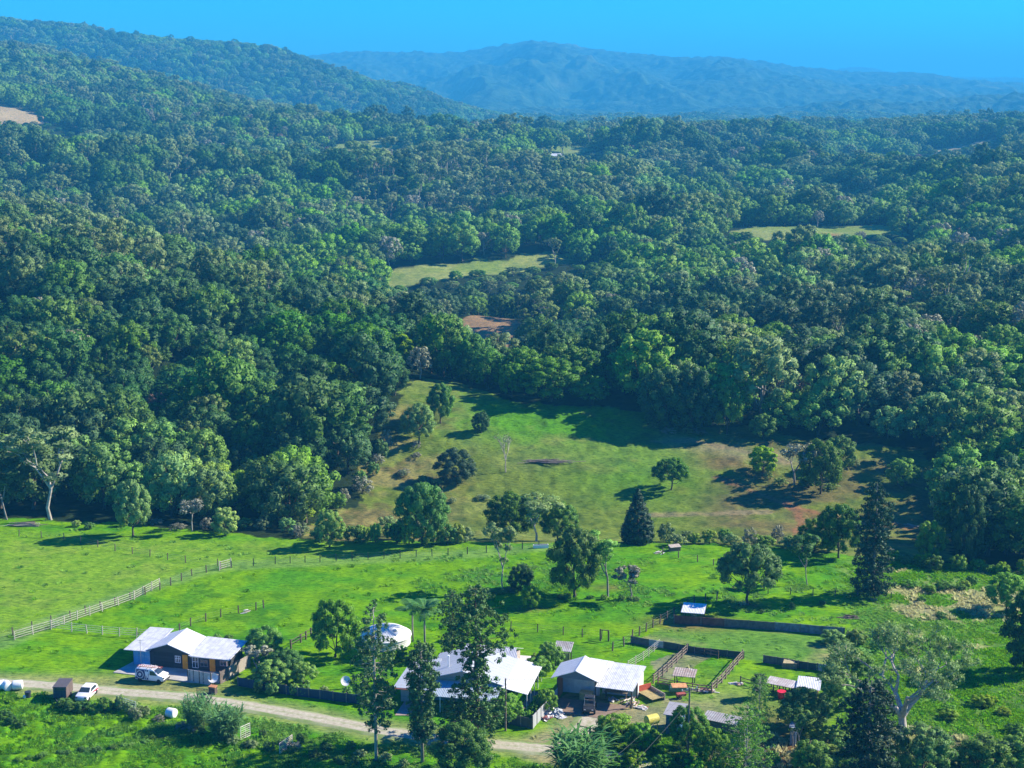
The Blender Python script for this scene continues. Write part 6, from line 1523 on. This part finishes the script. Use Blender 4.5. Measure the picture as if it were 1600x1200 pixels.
# ------------------------------------------------------------------ rank grass and weeds over the pastures
def tuft_mesh(seed, n=30, r0=.42, h=.38):
    r = np.random.default_rng(seed); V = []; F = []
    for i in range(n):
        a = r.uniform(0, 6.28); rr = r0*math.sqrt(r.random()); p = np.array((rr*math.cos(a), rr*math.sin(a), -.03)); d = np.array((math.cos(a)*.5, math.sin(a)*.5, 1.0))*h*r.uniform(.5, 1.15); s = np.array((-math.sin(a), math.cos(a), 0))*.05
        k = len(V); V += [p-s*1.4, p+s*1.4, p+d+s*.6, p+d-s*.6]; F.append((k, k+1, k+2, k+3))
    nrm = np.tile((0, 0, 1.0), (len(V), 1))+np.array(V)*np.array((.5, .5, 0)); nrm /= np.linalg.norm(nrm, axis=1, keepdims=True)
    return np.array(V), np.array(F), nrm
def grasses():
    n = 150000
    u = rng.uniform(-80, 1680, n); Yq = 150+(268-150)*rng.random(n)
    X = (u-800)/FPX*(Yq*CP+H*SP); Y = Yq; Z = hgt(X, Y)
    uu, v, uj, vj, pad, valley = classes(X, Y, Z)
    C = albedo(X, Y, Z)
    n2 = fbm(X/4.5, Y/4.5, 3, 41); n5 = fbm(X/2.2, Y/2.2, 2, 43)
    rd = np.interp(uu, [-100, 60, 300, 600, 870], [1066, 1074, 1098, 1150, 1180])
    fore = sstep(6, 20, v-rd)*sstep(1000, 800, uu)
    right = sstep(1290, 1380, uj)*sstep(865, 885, v)
    mid = np.exp(-((v-(905+(uu-900)*.03)-8)/26)**2)*sstep(560, 800, uu)
    rough = .006+.75*fore*(.35+(n5 > .5))+.5*right+.35*mid*(n2 > .45)+.35*(v > 1150)*(uu > 900)
    rough *= .35+1.3*sstep(.4, .6, n5)
    lim = rng.random(n) < rough
    lim &= pad & (dist_poly(X, Y, ROAD) > 2.4) & (dist_poly(X, Y, SPUR) > 4) & ~in_poly(X, Y, DIRTYARD)
    lawn = (v > 1035) & (v < rd-4) & (uu > 360) & (uu < 620); lim &= ~lawn | (rng.random(n) < .05)
    for bx in [((150,1062),(200,1030),(360,1030),(372,1074)), ((610,1120),(610,1010),(840,1010),(850,1120)), ((865,1112),(865,1030),(1030,1030),(1010,1112))]: lim &= ~in_poly(uu, v, bx)
    lim &= (C[:, 0]/(C[:, 1]+1e-6) < .72) | (rng.random(n) < .3)
    I = np.where(lim)[0]
    g = C[I]; dryf = g[:, 0]/(g[:, 1]+1e-6)
    pick = np.where(dryf > .8, 2, np.where(rng.random(len(I)) < .25, 1, 0))
    cols = [foliage('grass_green', (.12, .28, .003), (.15, .34, .004), (.19, .40, .006), trans=.5, spec=.05), foliage('grass_dark', (.05, .17, .004), (.07, .22, .005), (.09, .26, .006), trans=.5, spec=.05), foliage('grass_dry', (.34, .35, .14), (.46, .45, .2), (.55, .53, .28), trans=.5, spec=.05)]
    labs = [('grass_tuft', 'bright green grass tussock in the lower left pasture', (100, 1150)), ('grass_tuft', 'dark green grass tussock in the lower left pasture', (160, 1140)), ('dry_grass_tuft', 'straw coloured grass tussock in the right paddock', (1450, 950))]
    src = []
    for k in range(3):
        V, F, nr = tuft_mesh(200+k, r0=.42 if k < 2 else .35, h=.2 if k < 2 else .36); me = np_mesh(labs[k][0], V, F, [cols[k]])
        o = link(labs[k][0], me); o.location = P(*labs[k][2]); tag(o, labs[k][1], 'grass tuft'); src.append((k, (None, None, o)))
    me = bpy.data.meshes.new('grass'); me.vertices.add(len(I)); me.vertices.foreach_set('co', np.stack([X[I], Y[I], Z[I]], 1).astype(np.float32).ravel())
    a = me.attributes.new('pick', 'INT', 'POINT'); a.data.foreach_set('value', pick.astype(np.int32))
    a = me.attributes.new('rz', 'FLOAT', 'POINT'); a.data.foreach_set('value', rng.uniform(0, 6.28, len(I)).astype(np.float32))
    s = rng.uniform(.6, 1.5, len(I)); a = me.attributes.new('sc', 'FLOAT_VECTOR', 'POINT'); a.data.foreach_set('vector', np.stack([s, s, s*rng.uniform(.6, 1.2, len(I))], 1).astype(np.float32).ravel())
    o = link('grass', me); tag(o, 'rank green and straw coloured grass over the pastures', 'grass', None, 'stuff'); scatter(o, src, False)
    print('grass', len(I))
# ------------------------------------------------------------------ forest
def forest():
    pts = []
    Yr = 236.0; row = 0
    while Yr < 3900:
        s = 8.2+max(0, Yr-300)*.0042
        if Yr > 2400: s = 8.2+2100*.0042+(Yr-2400)*.002
        ux0, ux1 = (-230, 1830)
        x0 = (ux0-800)/FPX*(Yr*CP+H*SP); x1 = (ux1-800)/FPX*(Yr*CP+H*SP)
        n = int((x1-x0)/s)
        xs = x0+(np.arange(n)+.5*(row % 2)+rng.uniform(-.33, .33, n))*s
        ys = Yr+rng.uniform(-.33, .33, n)*s
        pts.append(np.stack([xs, ys, np.full(n, s)], 1)); Yr += s*.87; row += 1
    A = np.concatenate(pts); X, Y, S = A.T
    Z = hgt(X, Y); u, v, uj, vj, pad, valley = classes(X, Y, Z)
    edge = np.interp(u, PADDOCK_EDGE_U, PADDOCK_EDGE_Y)
    ok = (Y > edge+6) & ~valley & ~far_clear(u, Y, 6)
    ok &= ~((Y < 300) & (u > 540) & (u < 1470))
    for q in TRACKS: ok &= dist_poly(X, Y, q) > 4
    for (tx, ty, tr) in [t for t in TREES if t[1] > 225]+FARH: ok &= np.hypot(X-tx, Y-ty) > tr*.8+3
    X, Y, Z, S, u, v = [a[ok] for a in (X, Y, Z, S, u, v)]
    n = len(X)
    # patches of kinds
    z1 = fbm(X/90, Y/120, 3, 101); z2 = fbm(X/45+9, Y/60, 3, 111); rr = rng.random(n)
    kind = np.zeros(n, int)                                 # dark
    kind[(z1 > .55) | (rr > .86)] = 2                       # mid
    kind[(z1 < .40) | ((rr > .70) & (rr < .80))] = 1        # deep
    kind[(z2 > .60) & (Y > 380) & (rr < .5)] = 3                        # olive
    kind[(z2 > .66) & (Y > 420)] = 4                        # gum
    kind[(rr < .045)] = 3
    gum = (u > 540) & (u < 750) & (Y > 950) & (Y < 1350); kind[gum & (rr > .25)] = 4
    gum = (u > 820) & (u < 1010) & (Y > 900) & (Y < 1250); kind[gum & (rr > .35)] = 3
    right = (u > 1150) & (Y < 620); kind[right & (rr > .60) & (rr < .66)] = 5
    kind[right & (rr > .3) & (rr < .4)] = 3
    kind[(rr > .045) & (rr < .07)] = 5
    kind[(rr > .81) & (rr < .83)] = 6
    kind[(rr > .84) & (rr < .848)] = 7
    kind[(rr > .90) & (rr < .93)] = 8
    kind[(rr > .86) & (rr < .885) & (Y > 420)] = 4
    lowleft = (u < 560) & (Y < 420); kind[lowleft & (rr > .1) & (rr < .70) & (kind > 2)] = 0
    kind[lowleft & (kind == 1) & (rr < .5)] = 0
    kind[lowleft & (Y < 300) & (rr < .6)] = 2
    kind[(Y > 2200) & (kind == 5)] = 3
    sc = S/8.6*rng.uniform(.6, 1.32, n)*.84
    sc = np.where(Y > 1300, sc*.86, sc)
    sc = sc*(.60+.80*fbm(X/40, Y/40, 2, 131))
    szz = sc*rng.uniform(.85, 1.15, n)
    szz = np.where(Y > 900, np.minimum(szz, 1.35), szz)
    # lower growth just this side of the clearings so the grass shows over it
    for u0, u1, y0, y1, sk in CL_FAR:
        yk = Y-sk*(u-u0); fr = (u > u0-20) & (u < u1+20) & (yk > y0*.8) & (yk < y0+4)
        f = 1-fr*(.76+.1*(u0 == 704))*np.clip((yk-(y0-.2*y0))/(.13*y0), 0, 1); bk = (u > u0-20) & (u < u1+20) & (yk >= y1-6) & (yk < y1+90); kind[bk & np.isin(kind, (3, 4, 8))] = 2; kind[fr & np.isin(kind, (4, 8))] = 0; szz = szz*f; sc = sc*(1-(1-f)*.75)
    rz = rng.uniform(0, 2*math.pi, n)
    # the trees that show largest are things of their own, the rest of the woodland is one mass
    vis = (u > -12) & (u < 1612)
    app = np.where(vis, Y, 1e9); order = np.argsort(app)
    # keep those whose crown tops are not hidden behind nearer crowns
    pick = []
    sil = np.full(1700, 1e9)                                # lowest picture row already covered, per column
    top = proj(X, Y, Z+13*szz)[1]
    for i in order:
        if app[i] > 1e8 or len(pick) >= 285: break
        c = int(np.clip(u[i], 0, 1599)); wv = max(4, int(4.5*sc[i]*FPX/Y[i]/1.0)); a, b = max(0, c-wv), min(1600, c+wv)
        seen = (sil[a:b] > top[i]+6).mean()
        if seen > .25: pick.append(i)
        sil[a:b] = np.minimum(sil[a:b], top[i])
    pick = np.array(pick); rest = np.ones(n, bool); rest[pick] = False
    zones = [(lambda u, y: (u < 330) & (y < 290), 'along the back of the left paddock'),
             (lambda u, y: (u < 330) & (y < 345), 'low on the left hillside behind the paddock edge'),
             (lambda u, y: u < 330, 'high on the left hillside'),
             (lambda u, y: (u < 620) & (y < 300), 'behind the far corner of the left paddock'),
             (lambda u, y: (u < 620) & (y < 345), 'on the rounded forest corner left of the valley meadow'),
             (lambda u, y: u < 620, 'on top of the forest spur left of the valley meadow'),
             (lambda u, y: u < 1000, 'behind the skyline of the valley meadow'),
             (lambda u, y: (u < 1420) & (y < 400), 'along the top of the brown valley slope'),
             (lambda u, y: u < 1420, 'in the forest above the brown valley slope'),
             (lambda u, y: y < 300, 'beside the dry grass at the right paddock end'),
             (lambda u, y: y > 0, 'in the forest at the right edge')]
    nm = ['dark_forest_tree', 'deep_green_forest_tree', 'green_forest_tree', 'olive_forest_tree', 'forest_gum_tree', 'grey_forest_tree', 'bright_forest_tree', 'rusty_forest_tree', 'tall_forest_tree']
    adj = ['dark green round crowned tree', 'blackish green dense tree', 'fresh green round crowned tree', 'olive green tree', 'gum with open olive crown', 'grey thin leaved tree', 'bright lime green tree', 'rusty brown tree', 'tall narrow dark tree']
    for i in pick:
        for f, ph in zones:
            if f(u[i], Y[i]): break
        k = kind[i]; v_ = int(rng.integers(0, 9))
        plant(FOREST[k], v_, (X[i], Y[i], Z[i]-.2), sc[i], szz[i], rz[i], nm[k], adj[k]+' '+ph, 'tree', adj[k]+' '+ph)
    # make sure every prototype is planted somewhere visible
    for k, name in enumerate(FOREST):
        for v_ in range(len(PROTO[name])):
            if (name, v_) not in FIRST:
                cand = np.where(rest & vis & (kind == k))[0]
                if len(cand) == 0: cand = np.where(rest & vis)[0]
                i = cand[np.argmin(Y[cand])]; rest[i] = False
                plant(name, v_, (X[i], Y[i], Z[i]-.2), sc[i], szz[i], rz[i], nm[k], adj[k]+' in the forest mass', 'tree', 'forest trees seen over the front ranks')
    I = np.where(rest)[0]
    me = bpy.data.meshes.new('forest'); me.vertices.add(len(I))
    me.vertices.foreach_set('co', np.stack([X[I], Y[I], Z[I]-.3], 1).astype(np.float32).ravel())
    var = rng.integers(0, 3, len(I))
    for nme, arr, ty in (('pick', kind[I]*3+np.array([var[j] % len(PROTO[FOREST[kind[i]]]) for j, i in enumerate(I)]), 'INT'), ('rz', rz[I], 'FLOAT')):
        a = me.attributes.new(nme, ty, 'POINT'); a.data.foreach_set('value', arr.astype(np.int32 if ty == 'INT' else np.float32))
    a = me.attributes.new('sc', 'FLOAT_VECTOR', 'POINT'); a.data.foreach_set('vector', np.stack([sc[I], sc[I], szz[I]], 1).astype(np.float32).ravel())
    o = link('forest', me); tag(o, 'endless forest canopy covering the hills beyond the front trees', 'forest', None, 'stuff')
    src = []
    for k, name in enumerate(FOREST):
        for v_ in range(len(PROTO[name])): src.append((k*3+v_, FIRST[(name, v_)]))
    scatter(o, src)
    print('forest', n, 'single', len(pick), 'mass', len(I))
def scatter(o, src, trunk=True):
    """instances on the object's own points; src = [(pick value, (root, trunk, crown))]"""
    ng = bpy.data.node_groups.new('scatter_'+o.name, 'GeometryNodeTree')
    ng.interface.new_socket('Geometry', in_out='INPUT', socket_type='NodeSocketGeometry'); ng.interface.new_socket('Geometry', in_out='OUTPUT', socket_type='NodeSocketGeometry')
    gi = ng.nodes.new('NodeGroupInput'); go = ng.nodes.new('NodeGroupOutput'); jn = ng.nodes.new('GeometryNodeJoinGeometry')
    at = ng.nodes.new('GeometryNodeInputNamedAttribute'); at.data_type = 'INT'; at.inputs[0].default_value = 'pick'
    ar = ng.nodes.new('GeometryNodeInputNamedAttribute'); ar.data_type = 'FLOAT'; ar.inputs[0].default_value = 'rz'
    asc = ng.nodes.new('GeometryNodeInputNamedAttribute'); asc.data_type = 'FLOAT_VECTOR'; asc.inputs[0].default_value = 'sc'
    cx = ng.nodes.new('ShaderNodeCombineXYZ'); ng.links.new(ar.outputs[0], cx.inputs[2])
    er = ng.nodes.new('FunctionNodeEulerToRotation'); ng.links.new(cx.outputs[0], er.inputs[0])
    for val, objs in src:
        cm = ng.nodes.new('FunctionNodeCompare'); cm.data_type = 'INT'; cm.operation = 'EQUAL'
        ng.links.new(at.outputs[0], cm.inputs[2]); cm.inputs[3].default_value = val
        for ob in (objs[1:] if trunk else objs[2:]):
            oi = ng.nodes.new('GeometryNodeObjectInfo'); oi.inputs[0].default_value = ob; oi.inputs[1].default_value = False; oi.transform_space = 'ORIGINAL'
            ip = ng.nodes.new('GeometryNodeInstanceOnPoints')
            ng.links.new(gi.outputs[0], ip.inputs[0]); ng.links.new(cm.outputs[0], ip.inputs[1]); ng.links.new(oi.outputs['Geometry'], ip.inputs[2])
            ng.links.new(er.outputs[0], ip.inputs[5]); ng.links.new(asc.outputs[0], ip.inputs[6])
            ng.links.new(ip.outputs[0], jn.inputs[0])
    ng.links.new(jn.outputs[0], go.inputs[0])
    md = o.modifiers.new('scatter', 'NODES'); md.node_group = ng
forest()
grasses()
